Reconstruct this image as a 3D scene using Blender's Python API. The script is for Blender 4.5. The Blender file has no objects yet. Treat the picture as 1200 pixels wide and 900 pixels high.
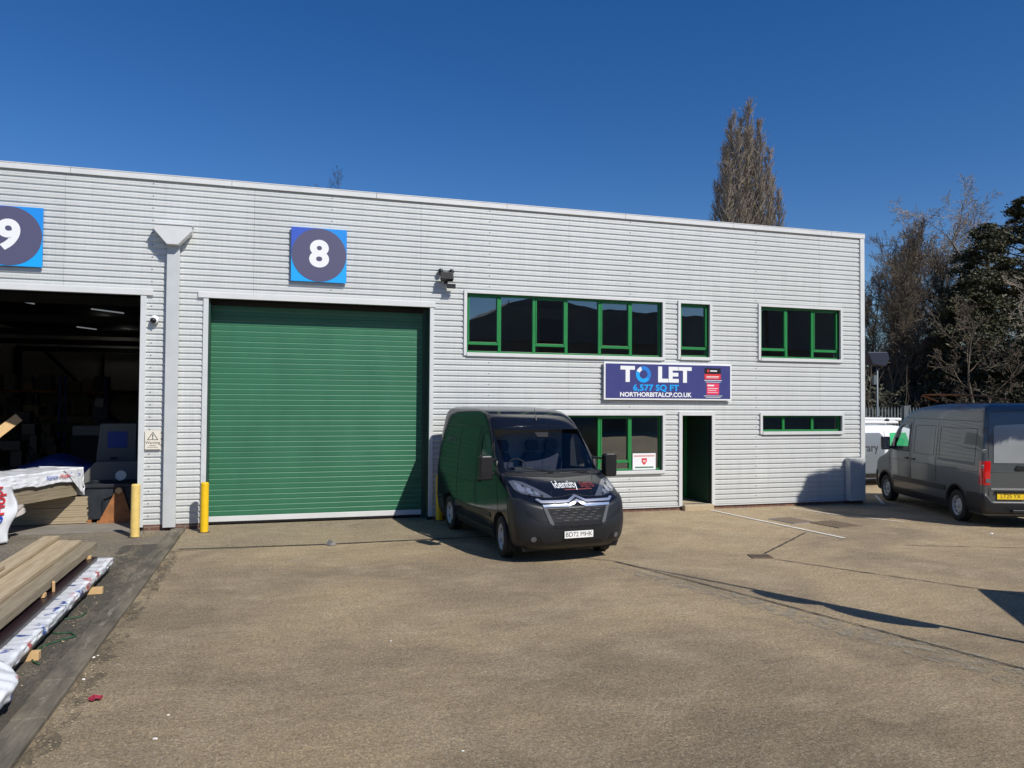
import bpy, bmesh, math, random
from mathutils import Vector, Matrix, noise
R=math.radians
C=bpy.context.scene.collection
rnd=random.Random(7)

# ------------------------------------------------------------------ camera frame
D=16.98; CH=2.65; FPX=898.0
yaw,pit,roll=R(16.9),R(1.34),0.0065
fw=Vector((math.sin(yaw)*math.cos(pit),math.cos(yaw)*math.cos(pit),math.sin(pit)))
rt=Vector((math.cos(yaw),-math.sin(yaw),0)); up=rt.cross(fw)
r2=rt*math.cos(roll)+up*math.sin(roll); u2=-rt*math.sin(roll)+up*math.cos(roll)
CAM=Vector((0,-D,CH))
def ray(px,py): return fw+r2*((px-600)/FPX)+u2*((450-py)/FPX)
def GP(px,py,z=0.0):
    d=ray(px,py); t=(z-CH)/d.z; return CAM+d*t
def FP(px,py,y=0.0):
    d=ray(px,py); t=(y+D)/d.y; return CAM+d*t

# ------------------------------------------------------------------ helpers
class MB:
    def __init__(s): s.v=[]; s.f=[]; s.m=[]
    def add(s,vs,fs,m=0):
        o=len(s.v); s.v+= [tuple(v) for v in vs]; s.f+=[tuple(i+o for i in f) for f in fs]; s.m+=[m]*len(fs); return s
    def box(s,a,b,m=0,M=None):
        x0,y0,z0=a; x1,y1,z1=b
        vs=[Vector(p) for p in ((x0,y0,z0),(x1,y0,z0),(x1,y1,z0),(x0,y1,z0),(x0,y0,z1),(x1,y0,z1),(x1,y1,z1),(x0,y1,z1))]
        if M: vs=[M@v for v in vs]
        return s.add(vs,[(0,3,2,1),(4,5,6,7),(0,1,5,4),(1,2,6,5),(2,3,7,6),(3,0,4,7)],m)
    def tube(s,pts,r,n=8,m=0,cap=True):
        pts=[Vector(p) for p in pts]; k=len(pts)
        rs=r if isinstance(r,(list,tuple)) else [r]*k
        vs=[];fs=[]
        prev=None
        for i,p in enumerate(pts):
            t=(pts[min(i+1,k-1)]-pts[max(i-1,0)])
            if t.length<1e-9: t=Vector((0,0,1))
            t.normalize()
            a=prev if prev is not None else (Vector((0,0,1)) if abs(t.z)<.9 else Vector((1,0,0)))
            a=(a-t*a.dot(t))
            if a.length<1e-6: a=t.orthogonal()
            a.normalize(); prev=a; b=t.cross(a)
            for j in range(n):
                q=2*math.pi*j/n; vs.append(p+(a*math.cos(q)+b*math.sin(q))*rs[i])
        for i in range(k-1):
            for j in range(n):
                fs.append((i*n+j,i*n+(j+1)%n,(i+1)*n+(j+1)%n,(i+1)*n+j))
        if cap: fs.append(tuple(range(n-1,-1,-1))); fs.append(tuple((k-1)*n+j for j in range(n)))
        return s.add(vs,fs,m)
    def lathe(s,prof,n=24,M=None,m=0,caps=True):
        # prof: (radius, height) around z
        vs=[];fs=[];k=len(prof)
        for r,h in prof:
            for j in range(n):
                q=2*math.pi*j/n; v=Vector((r*math.cos(q),r*math.sin(q),h)); vs.append(M@v if M else v)
        for i in range(k-1):
            for j in range(n): fs.append((i*n+j,i*n+(j+1)%n,(i+1)*n+(j+1)%n,(i+1)*n+j))
        if caps and prof[0][0]>1e-5: fs.append(tuple(range(n-1,-1,-1)))
        if caps and prof[-1][0]>1e-5: fs.append(tuple((k-1)*n+j for j in range(n)))
        return s.add(vs,fs,m)
    def prism(s,poly,axis,a,b,m=0,M=None):
        # poly 2d; axis 'x','y','z' extruded from a to b
        def mk(p,t):
            v={'x':(t,p[0],p[1]),'y':(p[0],t,p[1]),'z':(p[0],p[1],t)}[axis]; v=Vector(v); return M@v if M else v
        n=len(poly); vs=[mk(p,a) for p in poly]+[mk(p,b) for p in poly]
        fs=[tuple(range(n))[::-1],tuple(range(n,2*n))]+[(i,(i+1)%n,n+(i+1)%n,n+i) for i in range(n)]
        return s.add(vs,fs,m)
    def build(s,name,mats,parent=None,smooth=False,bev=0,auto=None,fixn=True):
        me=bpy.data.meshes.new(name); me.from_pydata([tuple(v) for v in s.v],[],s.f)
        if not isinstance(mats,(list,tuple)): mats=[mats]
        for m in mats: me.materials.append(m)
        for p,mi in zip(me.polygons,s.m): p.material_index=mi; p.use_smooth=smooth
        if fixn:
            bm=bmesh.new(); bm.from_mesh(me); bmesh.ops.recalc_face_normals(bm,faces=bm.faces); bm.to_mesh(me); bm.free()
        o=bpy.data.objects.new(name,me); C.objects.link(o)
        if parent: o.parent=parent
        if bev:
            md=o.modifiers.new('bevel','BEVEL'); md.width=bev; md.segments=2; md.limit_method='ANGLE'; md.angle_limit=R(35)
        return o
def tag(o,label=None,cat=None,group=None,kind=None):
    if label: o['label']=label
    if cat: o['category']=cat
    if group: o['group']=group
    if kind: o['kind']=kind
    return o
def empty(name,loc,rz,label,cat,group=None):
    o=bpy.data.objects.new(name,None); C.objects.link(o); o.location=loc; o.rotation_euler=(0,0,rz); o.empty_display_size=.2
    return tag(o,label,cat,group)
def rect(x0,z0,x1,z1): return [(x0,z0),(x1,z0),(x1,z1),(x0,z1)]
def sgrid(name,fn,nu,nv,mat,parent=None,thick=0.0,smooth=True):
    vs=[fn(i/nu,j/nv) for i in range(nu+1) for j in range(nv+1)]
    fs=[(i*(nv+1)+j,(i+1)*(nv+1)+j,(i+1)*(nv+1)+j+1,i*(nv+1)+j+1) for i in range(nu) for j in range(nv)]
    mb=MB().add(vs,fs); o=mb.build(name,mat,parent,smooth=smooth)
    if thick:
        md=o.modifiers.new('solid','SOLIDIFY'); md.thickness=thick; md.offset=0
    return o

# ------------------------------------------------------------------ materials
def newmat(name):
    m=bpy.data.materials.new(name); m.use_nodes=True; nt=m.node_tree; b=nt.nodes['Principled BSDF']; return m,nt,b
def setp(b,col=None,rough=None,metal=None,coat=None,spec=None):
    if col is not None: b.inputs['Base Color'].default_value=(*col,1)
    if rough is not None: b.inputs['Roughness'].default_value=rough
    if metal is not None: b.inputs['Metallic'].default_value=metal
    if coat is not None: b.inputs['Coat Weight'].default_value=coat; b.inputs['Coat Roughness'].default_value=.03
    if spec is not None: b.inputs['Specular IOR Level'].default_value=spec
def mat(name,col,rough=.5,metal=0,coat=None,spec=None,var=0.0,scale=6,bump=0.0,bscale=40,stretch=(1,1,1)):
    m,nt,b=newmat(name); setp(b,col,rough,metal,coat,spec)
    N=nt.nodes; L=nt.links
    if var or bump:
        tc=N.new('ShaderNodeTexCoord'); mp=N.new('ShaderNodeMapping'); mp.inputs['Scale'].default_value=stretch
        L.new(tc.outputs['Object'],mp.inputs[0])
    if var:
        n=N.new('ShaderNodeTexNoise'); n.inputs['Scale'].default_value=scale; n.inputs['Detail'].default_value=8; n.inputs['Roughness'].default_value=.65
        L.new(mp.outputs[0],n.inputs['Vector'])
        mr=N.new('ShaderNodeMapRange'); mr.inputs[1].default_value=.3; mr.inputs[2].default_value=.7; mr.inputs[3].default_value=1-var; mr.inputs[4].default_value=1+var
        L.new(n.outputs[0],mr.inputs[0])
        mx=N.new('ShaderNodeVectorMath'); mx.operation='SCALE'; mx.inputs[0].default_value=col; L.new(mr.outputs[0],mx.inputs['Scale'])
        L.new(mx.outputs[0],b.inputs['Base Color'])
        r=N.new('ShaderNodeMapRange'); r.inputs[3].default_value=max(0,rough-.08); r.inputs[4].default_value=min(1,rough+.08)
        L.new(n.outputs[0],r.inputs[0]); L.new(r.outputs[0],b.inputs['Roughness'])
    if bump:
        n2=N.new('ShaderNodeTexNoise'); n2.inputs['Scale'].default_value=bscale; n2.inputs['Detail'].default_value=6
        L.new(mp.outputs[0],n2.inputs['Vector']); bp=N.new('ShaderNodeBump'); bp.inputs['Strength'].default_value=bump; bp.inputs['Distance'].default_value=.01
        L.new(n2.outputs[0],bp.inputs['Height']); L.new(bp.outputs[0],b.inputs['Normal'])
    return m
def emis(name,col,s):
    m,nt,b=newmat(name); setp(b,(0,0,0),.5); b.inputs['Emission Color'].default_value=(*col,1); b.inputs['Emission Strength'].default_value=s; return m
def glassmat(name,tint,refl=1.0,rough=0.0,wave=0.0,ior=.06):
    m=bpy.data.materials.new(name); m.use_nodes=True; nt=m.node_tree; nt.nodes.clear(); N=nt.nodes;L=nt.links
    o=N.new('ShaderNodeOutputMaterial'); mx=N.new('ShaderNodeMixShader'); t=N.new('ShaderNodeBsdfTransparent'); g=N.new('ShaderNodeBsdfGlossy')
    t.inputs[0].default_value=(*tint,1); g.inputs['Roughness'].default_value=rough; g.inputs[0].default_value=(refl,refl,refl,1)
    lw=N.new('ShaderNodeLayerWeight'); lw.inputs[0].default_value=.5; pw=N.new('ShaderNodeMath'); pw.operation='POWER'; pw.inputs[1].default_value=5; L.new(lw.outputs['Facing'],pw.inputs[0])
    fr=N.new('ShaderNodeMapRange'); fr.inputs[3].default_value=ior; fr.inputs[4].default_value=1; L.new(pw.outputs[0],fr.inputs[0])
    L.new(fr.outputs[0],mx.inputs[0]); L.new(t.outputs[0],mx.inputs[1]); L.new(g.outputs[0],mx.inputs[2]); L.new(mx.outputs[0],o.inputs[0])
    if wave:
        tc=N.new('ShaderNodeTexCoord'); n=N.new('ShaderNodeTexNoise'); n.inputs['Scale'].default_value=1.3; n.inputs['Detail'].default_value=1
        bp=N.new('ShaderNodeBump'); bp.inputs['Strength'].default_value=wave; bp.inputs['Distance'].default_value=.02
        L.new(tc.outputs['Object'],n.inputs['Vector']); L.new(n.outputs[0],bp.inputs['Height'])
        L.new(bp.outputs[0],g.inputs['Normal'])
    return m

def cladding_mat(name,col,metal,rough,joint=3.55,joff=.55):
    m,nt,b=newmat(name); setp(b,col,rough,metal); N=nt.nodes;L=nt.links
    tc=N.new('ShaderNodeTexCoord'); sp=N.new('ShaderNodeSeparateXYZ'); L.new(tc.outputs['Object'],sp.inputs[0])
    # per sheet tint and joint line
    a=N.new('ShaderNodeMath'); a.operation='ADD'; a.inputs[1].default_value=joff+joint*20; L.new(sp.outputs[0],a.inputs[0])
    dv=N.new('ShaderNodeMath'); dv.operation='DIVIDE'; dv.inputs[1].default_value=joint; L.new(a.outputs[0],dv.inputs[0])
    fr=N.new('ShaderNodeMath'); fr.operation='FRACT'; L.new(dv.outputs[0],fr.inputs[0])
    fl=N.new('ShaderNodeMath'); fl.operation='FLOOR'; L.new(dv.outputs[0],fl.inputs[0])
    lt=N.new('ShaderNodeMath'); lt.operation='LESS_THAN'; lt.inputs[1].default_value=.0022; L.new(fr.outputs[0],lt.inputs[0])
    wn=N.new('ShaderNodeTexWhiteNoise'); wn.noise_dimensions='1D'; L.new(fl.outputs[0],wn.inputs['W'])
    mp=N.new('ShaderNodeMapping'); mp.inputs['Scale'].default_value=(1.6,1,.35); L.new(tc.outputs['Object'],mp.inputs[0])
    n=N.new('ShaderNodeTexNoise'); n.inputs['Scale'].default_value=1.2; n.inputs['Detail'].default_value=9; n.inputs['Roughness'].default_value=.7; L.new(mp.outputs[0],n.inputs['Vector'])
    mp2=N.new('ShaderNodeMapping'); mp2.inputs['Scale'].default_value=(30,1,.6); L.new(tc.outputs['Object'],mp2.inputs[0])
    n2=N.new('ShaderNodeTexNoise'); n2.inputs['Scale'].default_value=1; n2.inputs['Detail'].default_value=4; L.new(mp2.outputs[0],n2.inputs['Vector'])
    # value = 1 + .06*(noise-.5)*2 + .03*wn - joint*.35 - streak dirt
    m1=N.new('ShaderNodeMapRange'); m1.inputs[1].default_value=.25; m1.inputs[2].default_value=.75; m1.inputs[3].default_value=.93; m1.inputs[4].default_value=1.05; L.new(n.outputs[0],m1.inputs[0])
    m2=N.new('ShaderNodeMapRange'); m2.inputs[1].default_value=.35; m2.inputs[2].default_value=.75; m2.inputs[3].default_value=1.02; m2.inputs[4].default_value=.93; L.new(n2.outputs[0],m2.inputs[0])
    m3=N.new('ShaderNodeMapRange'); m3.inputs[3].default_value=.975; m3.inputs[4].default_value=1.025; L.new(wn.outputs[0],m3.inputs[0])
    m4=N.new('ShaderNodeMapRange'); m4.inputs[3].default_value=1; m4.inputs[4].default_value=.62; L.new(lt.outputs[0],m4.inputs[0])
    # grime band near the base (a stain of its own)
    m5=N.new('ShaderNodeMapRange'); m5.inputs[1].default_value=.1; m5.inputs[2].default_value=.9; m5.inputs[3].default_value=.9; m5.inputs[4].default_value=1; L.new(sp.outputs[2],m5.inputs[0])
    cur=m1
    for q in (m2,m3,m4,m5):
        mu=N.new('ShaderNodeMath'); mu.operation='MULTIPLY'; L.new(cur.outputs[0],mu.inputs[0]); L.new(q.outputs[0],mu.inputs[1]); cur=mu
    sc=N.new('ShaderNodeVectorMath'); sc.operation='SCALE'; sc.inputs[0].default_value=col; L.new(cur.outputs[0],sc.inputs['Scale']); L.new(sc.outputs[0],b.inputs['Base Color'])
    return m

def ground_mat(name,c1,c2,c3,dark=1.0):
    m,nt,b=newmat(name); setp(b,c1,.85); b.inputs['Specular IOR Level'].default_value=.25; N=nt.nodes;L=nt.links
    tc=N.new('ShaderNodeTexCoord')
    def nz(scale,det,rough=.6,st=(1,1,1),rot=0,dist=0):
        mp=N.new('ShaderNodeMapping'); mp.inputs['Scale'].default_value=st; mp.inputs['Rotation'].default_value=(0,0,rot); L.new(tc.outputs['Object'],mp.inputs[0])
        n=N.new('ShaderNodeTexNoise'); n.inputs['Scale'].default_value=scale; n.inputs['Detail'].default_value=det; n.inputs['Roughness'].default_value=rough; n.inputs['Distortion'].default_value=dist
        L.new(mp.outputs[0],n.inputs['Vector']); return n
    big=nz(.30,6,.6,dist=.6); mid=nz(1.1,6,.65); fine=nz(24,8,.85); str_=nz(5.5,7,.8,(.4,1,1),R(12)); fleck=nz(58,4,.8)
    r=N.new('ShaderNodeValToRGB'); e=r.color_ramp.elements; e[0].position=.40; e[0].color=(*c2,1); e[1].position=.60; e[1].color=(*c1,1)
    L.new(big.outputs[0],r.inputs[0])
    r2_=N.new('ShaderNodeMixRGB'); r2_.inputs[2].default_value=(*c3,1); L.new(r.outputs[0],r2_.inputs[1])
    mr=N.new('ShaderNodeMapRange'); mr.inputs[1].default_value=.48; mr.inputs[2].default_value=.72; mr.inputs[4].default_value=.6; L.new(mid.outputs[0],mr.inputs[0]); L.new(mr.outputs[0],r2_.inputs[0])
    def mul(prev,n,lo,hi,a=.3,bb=.7):
        q=N.new('ShaderNodeMapRange'); q.inputs[1].default_value=a; q.inputs[2].default_value=bb; q.inputs[3].default_value=lo; q.inputs[4].default_value=hi; L.new(n.outputs[0],q.inputs[0])
        v=N.new('ShaderNodeVectorMath'); v.operation='SCALE'; L.new(prev.outputs[0],v.inputs[0]); L.new(q.outputs[0],v.inputs['Scale']); return v
    c=mul(r2_,str_,.82,1.15,.32,.68); c=mul(c,fine,.45*dark,1.55*dark,.33,.67); c=mul(c,fleck,.50,1.55,.35,.65)
    # pale and dark stone chips
    vo=N.new('ShaderNodeTexVoronoi'); vo.inputs['Scale'].default_value=34; L.new(tc.outputs['Object'],vo.inputs['Vector'])
    sp=N.new('ShaderNodeSeparateColor'); L.new(vo.outputs['Color'],sp.inputs[0])
    gt=N.new('ShaderNodeMath'); gt.operation='GREATER_THAN'; gt.inputs[1].default_value=.86; L.new(sp.outputs[0],gt.inputs[0])
    ld=N.new('ShaderNodeMath'); ld.operation='LESS_THAN'; ld.inputs[1].default_value=.35; L.new(vo.outputs['Distance'],ld.inputs[0])
    mm=N.new('ShaderNodeMath'); mm.operation='MULTIPLY'; L.new(gt.outputs[0],mm.inputs[0]); L.new(ld.outputs[0],mm.inputs[1])
    m8=N.new('ShaderNodeMath'); m8.operation='MULTIPLY'; m8.inputs[1].default_value=.55; L.new(mm.outputs[0],m8.inputs[0])
    mx=N.new('ShaderNodeMixRGB'); mx.inputs[2].default_value=(.5,.46,.38,1); L.new(m8.outputs[0],mx.inputs[0]); L.new(c.outputs[0],mx.inputs[1])
    # oil drips
    oil=nz(.9,3,.5); q=N.new('ShaderNodeMapRange'); q.inputs[1].default_value=.68; q.inputs[2].default_value=.76; q.inputs[3].default_value=1; q.inputs[4].default_value=.72; L.new(oil.outputs[0],q.inputs[0])
    v=N.new('ShaderNodeVectorMath'); v.operation='SCALE'; L.new(mx.outputs[0],v.inputs[0]); L.new(q.outputs[0],v.inputs['Scale'])
    L.new(v.outputs[0],b.inputs['Base Color'])
    bp=N.new('ShaderNodeBump'); bp.inputs['Strength'].default_value=1; bp.inputs['Distance'].default_value=.03; L.new(fine.outputs[0],bp.inputs['Height'])
    bp2=N.new('ShaderNodeBump'); bp2.inputs['Strength'].default_value=.5; bp2.inputs['Distance'].default_value=.03; L.new(str_.outputs[0],bp2.inputs['Height']); L.new(bp.outputs[0],bp2.inputs['Normal'])
    L.new(bp2.outputs[0],b.inputs['Normal'])
    return m

def wood_mat(name,c1,c2,rot=0):
    m,nt,b=newmat(name); setp(b,c1,.7); N=nt.nodes;L=nt.links
    tc=N.new('ShaderNodeTexCoord'); mp=N.new('ShaderNodeMapping'); mp.inputs['Scale'].default_value=(14,.9,14); mp.inputs['Rotation'].default_value=(0,0,rot); L.new(tc.outputs['Object'],mp.inputs[0])
    n=N.new('ShaderNodeTexNoise'); n.inputs['Scale'].default_value=2; n.inputs['Detail'].default_value=8; n.inputs['Distortion'].default_value=.6; L.new(mp.outputs[0],n.inputs['Vector'])
    r=N.new('ShaderNodeValToRGB'); e=r.color_ramp.elements; e[0].position=.35; e[0].color=(*c2,1); e[1].position=.65; e[1].color=(*c1,1); L.new(n.outputs[0],r.inputs[0]); L.new(r.outputs[0],b.inputs['Base Color'])
    return m

def brick_mat(name):
    m,nt,b=newmat(name); setp(b,(.2,.09,.06),.9); N=nt.nodes;L=nt.links
    tc=N.new('ShaderNodeTexCoord'); mp=N.new('ShaderNodeMapping'); mp.inputs['Rotation'].default_value=(R(90),0,0); L.new(tc.outputs['Object'],mp.inputs[0])
    bk=N.new('ShaderNodeTexBrick'); bk.inputs['Color1'].default_value=(.2,.085,.055,1); bk.inputs['Color2'].default_value=(.11,.06,.05,1); bk.inputs['Mortar'].default_value=(.22,.19,.15,1)
    bk.inputs['Scale'].default_value=1; bk.inputs['Brick Width'].default_value=.225; bk.inputs['Row Height'].default_value=.075; bk.inputs['Mortar Size'].default_value=.008
    L.new(mp.outputs[0],bk.inputs['Vector']); L.new(bk.outputs[0],b.inputs['Base Color']); return m

M={}
M['clad']=cladding_mat('silver_cladding',(.645,.66,.645),.12,.40)
M['trim']=mat('pale_trim',(.62,.64,.64),.4,.1,var=.05,scale=3)
M['trimw']=mat('capping_white',(.63,.64,.635),.4,.05,var=.05,scale=2)
M['pipe']=mat('grey_pipe',(.53,.55,.55),.38,.1,var=.06,scale=3)
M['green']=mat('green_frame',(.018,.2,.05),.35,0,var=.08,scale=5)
M['shut']=mat('green_shutter',(.032,.148,.078),.42,0,var=.10,scale=1.4,stretch=(1,1,.4))
M['shutline']=mat('shutter_highlight',(.20,.40,.28),.4)
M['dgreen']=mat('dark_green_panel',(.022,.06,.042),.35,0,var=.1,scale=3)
M['black']=mat('black_plastic',(.006,.006,.007),.45,var=.1,scale=9)
M['rubber']=mat('tyre_rubber',(.018,.018,.019),.8,var=.2,scale=20,bump=.3)
M['bump']=mat('grey_bumper_plastic',(.011,.0125,.016),.42,0,var=.08,scale=30,bump=.15,bscale=300)
M['brick']=brick_mat('plinth_brick')
M['glass']=glassmat('window_glass',(.66,.72,.74),1.0,0,.10,.15)
M['vglass']=glassmat('van_glass',(.80,.84,.84),1.0,0,.0,.045)
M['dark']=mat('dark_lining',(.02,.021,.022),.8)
M['int']=mat('interior_wall',(.62,.60,.54),.9,var=.1,scale=2)
M['intw']=mat('office_wall',(.75,.75,.73),.9)
M['carpet']=mat('office_floor',(.22,.22,.24),.95)
M['ceil']=mat('office_ceiling',(.6,.6,.6),.9)
M['whitep']=mat('white_sign',(.78,.79,.8),.45)
M['cream']=mat('cream_sign',(.72,.68,.58),.5)
M['yel']=mat('yellow_paint',(.80,.50,.01),.45,var=.08,scale=8,bump=.1)
M['yelf']=mat('faded_yellow_paint',(.72,.52,.16),.6,var=.12,scale=8,bump=.2)
M['navy']=mat('sign_navy',(.045,.05,.19),.4,var=.03)
M['sblue']=mat('sign_blue',(.015,.25,.72),.4)
M['sindigo']=mat('sign_indigo',(.04,.10,.50),.4)
M['ssky']=mat('sign_sky',(.01,.36,.85),.4)
M['sgrey']=mat('sign_slate',(.085,.082,.155),.45)
M['red']=mat('sign_red',(.65,.035,.04),.45)
M['pink']=mat('sign_pinkred',(.75,.05,.12),.45)
M['txt']=mat('text_black',(.015,.015,.015),.6)
M['chrome']=mat('chrome',(.80,.80,.80),.22,.85)
M['alloy']=mat('wheel_steel',(.45,.46,.47),.3,.0,var=.1,scale=12)
M['lamp']=mat('lamp_clear',(.16,.175,.20),.12,.5,coat=1)
M['redlamp']=mat('red_lens',(.55,.008,.01),.12,0,coat=1)
M['paintb']=mat('black_van_paint',(.006,.008,.014),.12,.0,coat=.08,spec=.3)
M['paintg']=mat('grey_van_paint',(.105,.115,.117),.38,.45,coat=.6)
M['paintgl']=mat('glare_grey_paint',(.30,.315,.315),.4,.3,coat=.5,var=.06,scale=2)  # sun glare on the rear door pressings, put into a paler base colour
M['paintw']=mat('white_van_paint',(.75,.76,.77),.35,0,coat=.7)
M['wrapg']=mat('grey_vinyl',(.15,.17,.19),.4)
M['seat']=mat('seat_fabric',(.03,.035,.06),.9)
M['cabin']=mat('cabin_trim',(.32,.35,.38),.8)
M['dash']=mat('dashboard',(.04,.042,.045),.7)
M['plateW']=mat('plate_white',(.8,.8,.78),.4)
M['plateY']=mat('plate_yellow',(.85,.58,.02),.4)
M['galv']=mat('galvanised',(.12,.14,.15),.5,.4,var=.12,scale=5)
M['wood']=wood_mat('new_timber',(.47,.38,.25),(.36,.27,.16))
M['woodg']=wood_mat('weathered_timber',(.30,.25,.17),(.21,.17,.11))
M['woodend']=mat('timber_end',(.58,.38,.18),.8,var=.1,scale=20)
M['board']=mat('sheet_board',(.36,.29,.19),.8,var=.12,scale=4,stretch=(1,1,6))
M['film']=mat('white_film',(.72,.74,.77),.3,0,coat=.3,var=.05,scale=5)
M['filmd']=mat('dark_film',(.022,.012,.016),.35)
M['rust']=mat('rusty_steel',(.32,.13,.045),.75,.1,var=.3,scale=7,bump=.3)
M['skip']=mat('dark_skip_paint',(.018,.022,.028),.5,var=.3,scale=6)
M['tarp']=mat('blue_tarp',(.02,.06,.32),.5)
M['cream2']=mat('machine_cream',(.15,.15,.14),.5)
M['conc']=mat('step_concrete',(.42,.34,.22),.9,var=.12,scale=12,bump=.5)
M['gutter']=mat('kerb_concrete',(.125,.108,.078),.85,var=.6,scale=6,bump=1.0,bscale=30,stretch=(1,.25,1))
M['joint']=mat('dark_joint',(.05,.042,.033),.95,var=.3,scale=9)
M['patch']=mat('worn_grey_patch',(.21,.20,.185),.9,var=.2,scale=7,bump=.4)
M['line']=mat('white_line_paint',(.72,.69,.62),.8,var=.18,scale=14)
M['iron']=mat('rusty_iron_cover',(.19,.14,.095),.8,.2,var=.25,scale=14,bump=.5)
M['strap']=mat('green_strap',(.02,.07,.03),.6)
M['orange']=mat('orange_tube',(.42,.14,.03),.5)
M['lead']=mat('bark_grey',(.16,.135,.105),.95,var=.25,scale=5)
M['barkbr']=mat('twig_brown',(.125,.098,.068),.95,var=.2,scale=3)
M['barkdk']=mat('bark_dark',(.075,.062,.048),.95,var=.25,scale=4)
M['barkpale']=mat('twig_grey_tan',(.30,.25,.195),.95,var=.2,scale=3)
M['opp']=mat('brown_brickwork',(.16,.11,.085),.9,var=.15,scale=2)
M['roofd']=mat('dark_roof',(.06,.06,.065),.8,var=.1,scale=2)
M['ground']=ground_mat('concrete_yard',(.415,.32,.195),(.275,.215,.14),(.48,.385,.25))
M['apron']=ground_mat('concrete_apron',(.36,.29,.185),(.29,.235,.16),(.39,.315,.21),.97)
M['slab']=ground_mat('stained_yard',(.25,.215,.16),(.19,.165,.13),(.31,.25,.165),.95)
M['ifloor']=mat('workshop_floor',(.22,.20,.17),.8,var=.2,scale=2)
def leafmat(name,a,b_):
    m,nt,b=newmat(name); setp(b,a,.65); N=nt.nodes;L=nt.links
    tc=N.new('ShaderNodeTexCoord'); n=N.new('ShaderNodeTexNoise'); n.inputs['Scale'].default_value=.9; n.inputs['Detail'].default_value=6; n.inputs['Roughness'].default_value=.7; L.new(tc.outputs['Object'],n.inputs['Vector'])
    r=N.new('ShaderNodeValToRGB'); e=r.color_ramp.elements; e[0].position=.38; e[0].color=(*a,1); e[1].position=.66; e[1].color=(*b_,1); L.new(n.outputs[0],r.inputs[0]); L.new(r.outputs[0],b.inputs['Base Color']); return m
M['leaf']=leafmat('evergreen_needles',(.022,.026,.011),(.085,.08,.034))
M['ivy']=leafmat('ivy_leaves',(.02,.026,.013),(.055,.055,.026))
M['brush']=leafmat('dry_brush',(.07,.055,.035),(.12,.10,.06))

def textmb(body,size,bold=0.0,extrude=0.0,align='CENTER',space=1.0):
    """tessellated glyph outlines as (verts2d, faces)"""
    cu=bpy.data.curves.new('t','FONT'); cu.body=body; cu.size=size; cu.offset=bold; cu.align_x=align; cu.align_y='CENTER'; cu.space_character=space; cu.resolution_u=6
    ob=bpy.data.objects.new('t',cu); C.objects.link(ob)
    me=ob.to_mesh()
    vs=[(v.co.x,v.co.y) for v in me.vertices]; fs=[tuple(p.vertices) for p in me.polygons]
    ob.to_mesh_clear(); bpy.data.objects.remove(ob); bpy.data.curves.remove(cu)
    return vs,fs
def textobj(name,body,size,fn,mat_,parent,bold=0.0,align='CENTER',space=1.0,sx=1.0):
    vs,fs=textmb(body,size,bold,align=align,space=space)
    return MB().add([fn(x*sx,y) for x,y in vs],fs).build(name,mat_,parent,fixn=False)
def ring2d(cx,cz,r,n=40): return [(cx+r*math.cos(2*math.pi*i/n),cz+r*math.sin(2*math.pi*i/n)) for i in range(n)]

class Sep:
    def __init__(s,n,m,p,bev): s.a=(n,m,p); s.bev=bev
    def box(s,a,b): MB().box(a,b).build(*s.a,bev=s.bev)
    def tube(s,*a): MB().tube(*a).build(*s.a)
# ------------------------------------------------------------------ building
SHX0,SHX1,SHT=-1.42,3.22,4.76
OPX0,OPX1,OPT=-7.4,-2.70,4.76
BX0,BX1,BH=-22.0,15.05,7.24
BASE=.10
WINS=[(4.07,3.77,9.02,5.13),(9.52,3.80,10.34,5.13),(11.83,3.83,14.29,5.15),(11.88,1.93,14.33,2.34),(4.07,1.0,9.03,2.34)]
DOOR=(9.57,.14,10.40,2.34)
OPEN=[(OPX0,0,OPX1,OPT),(SHX0,0,SHX1,SHT),DOOR,(-14.5,0,-9.8,OPT)]+WINS
bld=empty('industrial_building',(0,0,0),0,'long silver ribbed metal clad industrial unit with a green roller shutter','building')
def profile(z0,z1):
    p=.125; pts=[(0,0),(.030,0),(.034,.006),(.040,0),(.072,0),(.081,.029),(.113,.029),(.1235,0)]
    out=[]; k=math.floor(z0/p)-1
    while k*p<z1+p:
        for dz,dy in pts: out.append((k*p+dz,dy))
        k+=1
    res=[]
    for (za,ya),(zb,yb) in zip(out,out[1:]):
        if zb<=z0 or za>=z1: continue
        def at(z): return ya+(yb-ya)*(z-za)/(zb-za) if zb>za else ya
        s,e=max(za,z0),min(zb,z1)
        if not res: res.append((s,at(s)))
        res.append((e,at(e)))
    return res
wall=MB(); xs=sorted({BX0,BX1,*[o[0] for o in OPEN],*[o[2] for o in OPEN]})
for xa,xb in zip(xs,xs[1:]):
    cuts=sorted([(o[1],o[3]) for o in OPEN if o[0]<=xa+1e-6 and o[2]>=xb-1e-6])
    z=BASE; spans=[]
    for a,b in cuts:
        if a>z: spans.append((z,a))
        z=max(z,b)
    if z<BH-.1: spans.append((z,BH-.1))
    for a,b in spans:
        pr=profile(a,b); n=len(pr); vs=[(xa,y,z) for z,y in pr]+[(xb,y,z) for z,y in pr]
        wall.add(vs,[(i,n+i,n+i+1,i+1) for i in range(n-1)])
for jx in (-9.6,-6.05,-2.5,1.05,4.6,8.15,11.7):
    for kk in range(2,57):
        zz=kk*.125+.05
        if any(o_[0]-.12<jx<o_[2]+.12 and o_[1]-.1<zz<o_[3]+.12 for o_ in OPEN): continue
        if kk%2==0: wall.box((jx-.012,-.006,zz-.010),(jx+.012,.002,zz+.010),1)
o=wall.build('cladding',[M['clad'],mat('screw_heads',(.16,.16,.16),.5)],bld,fixn=False)
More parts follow.
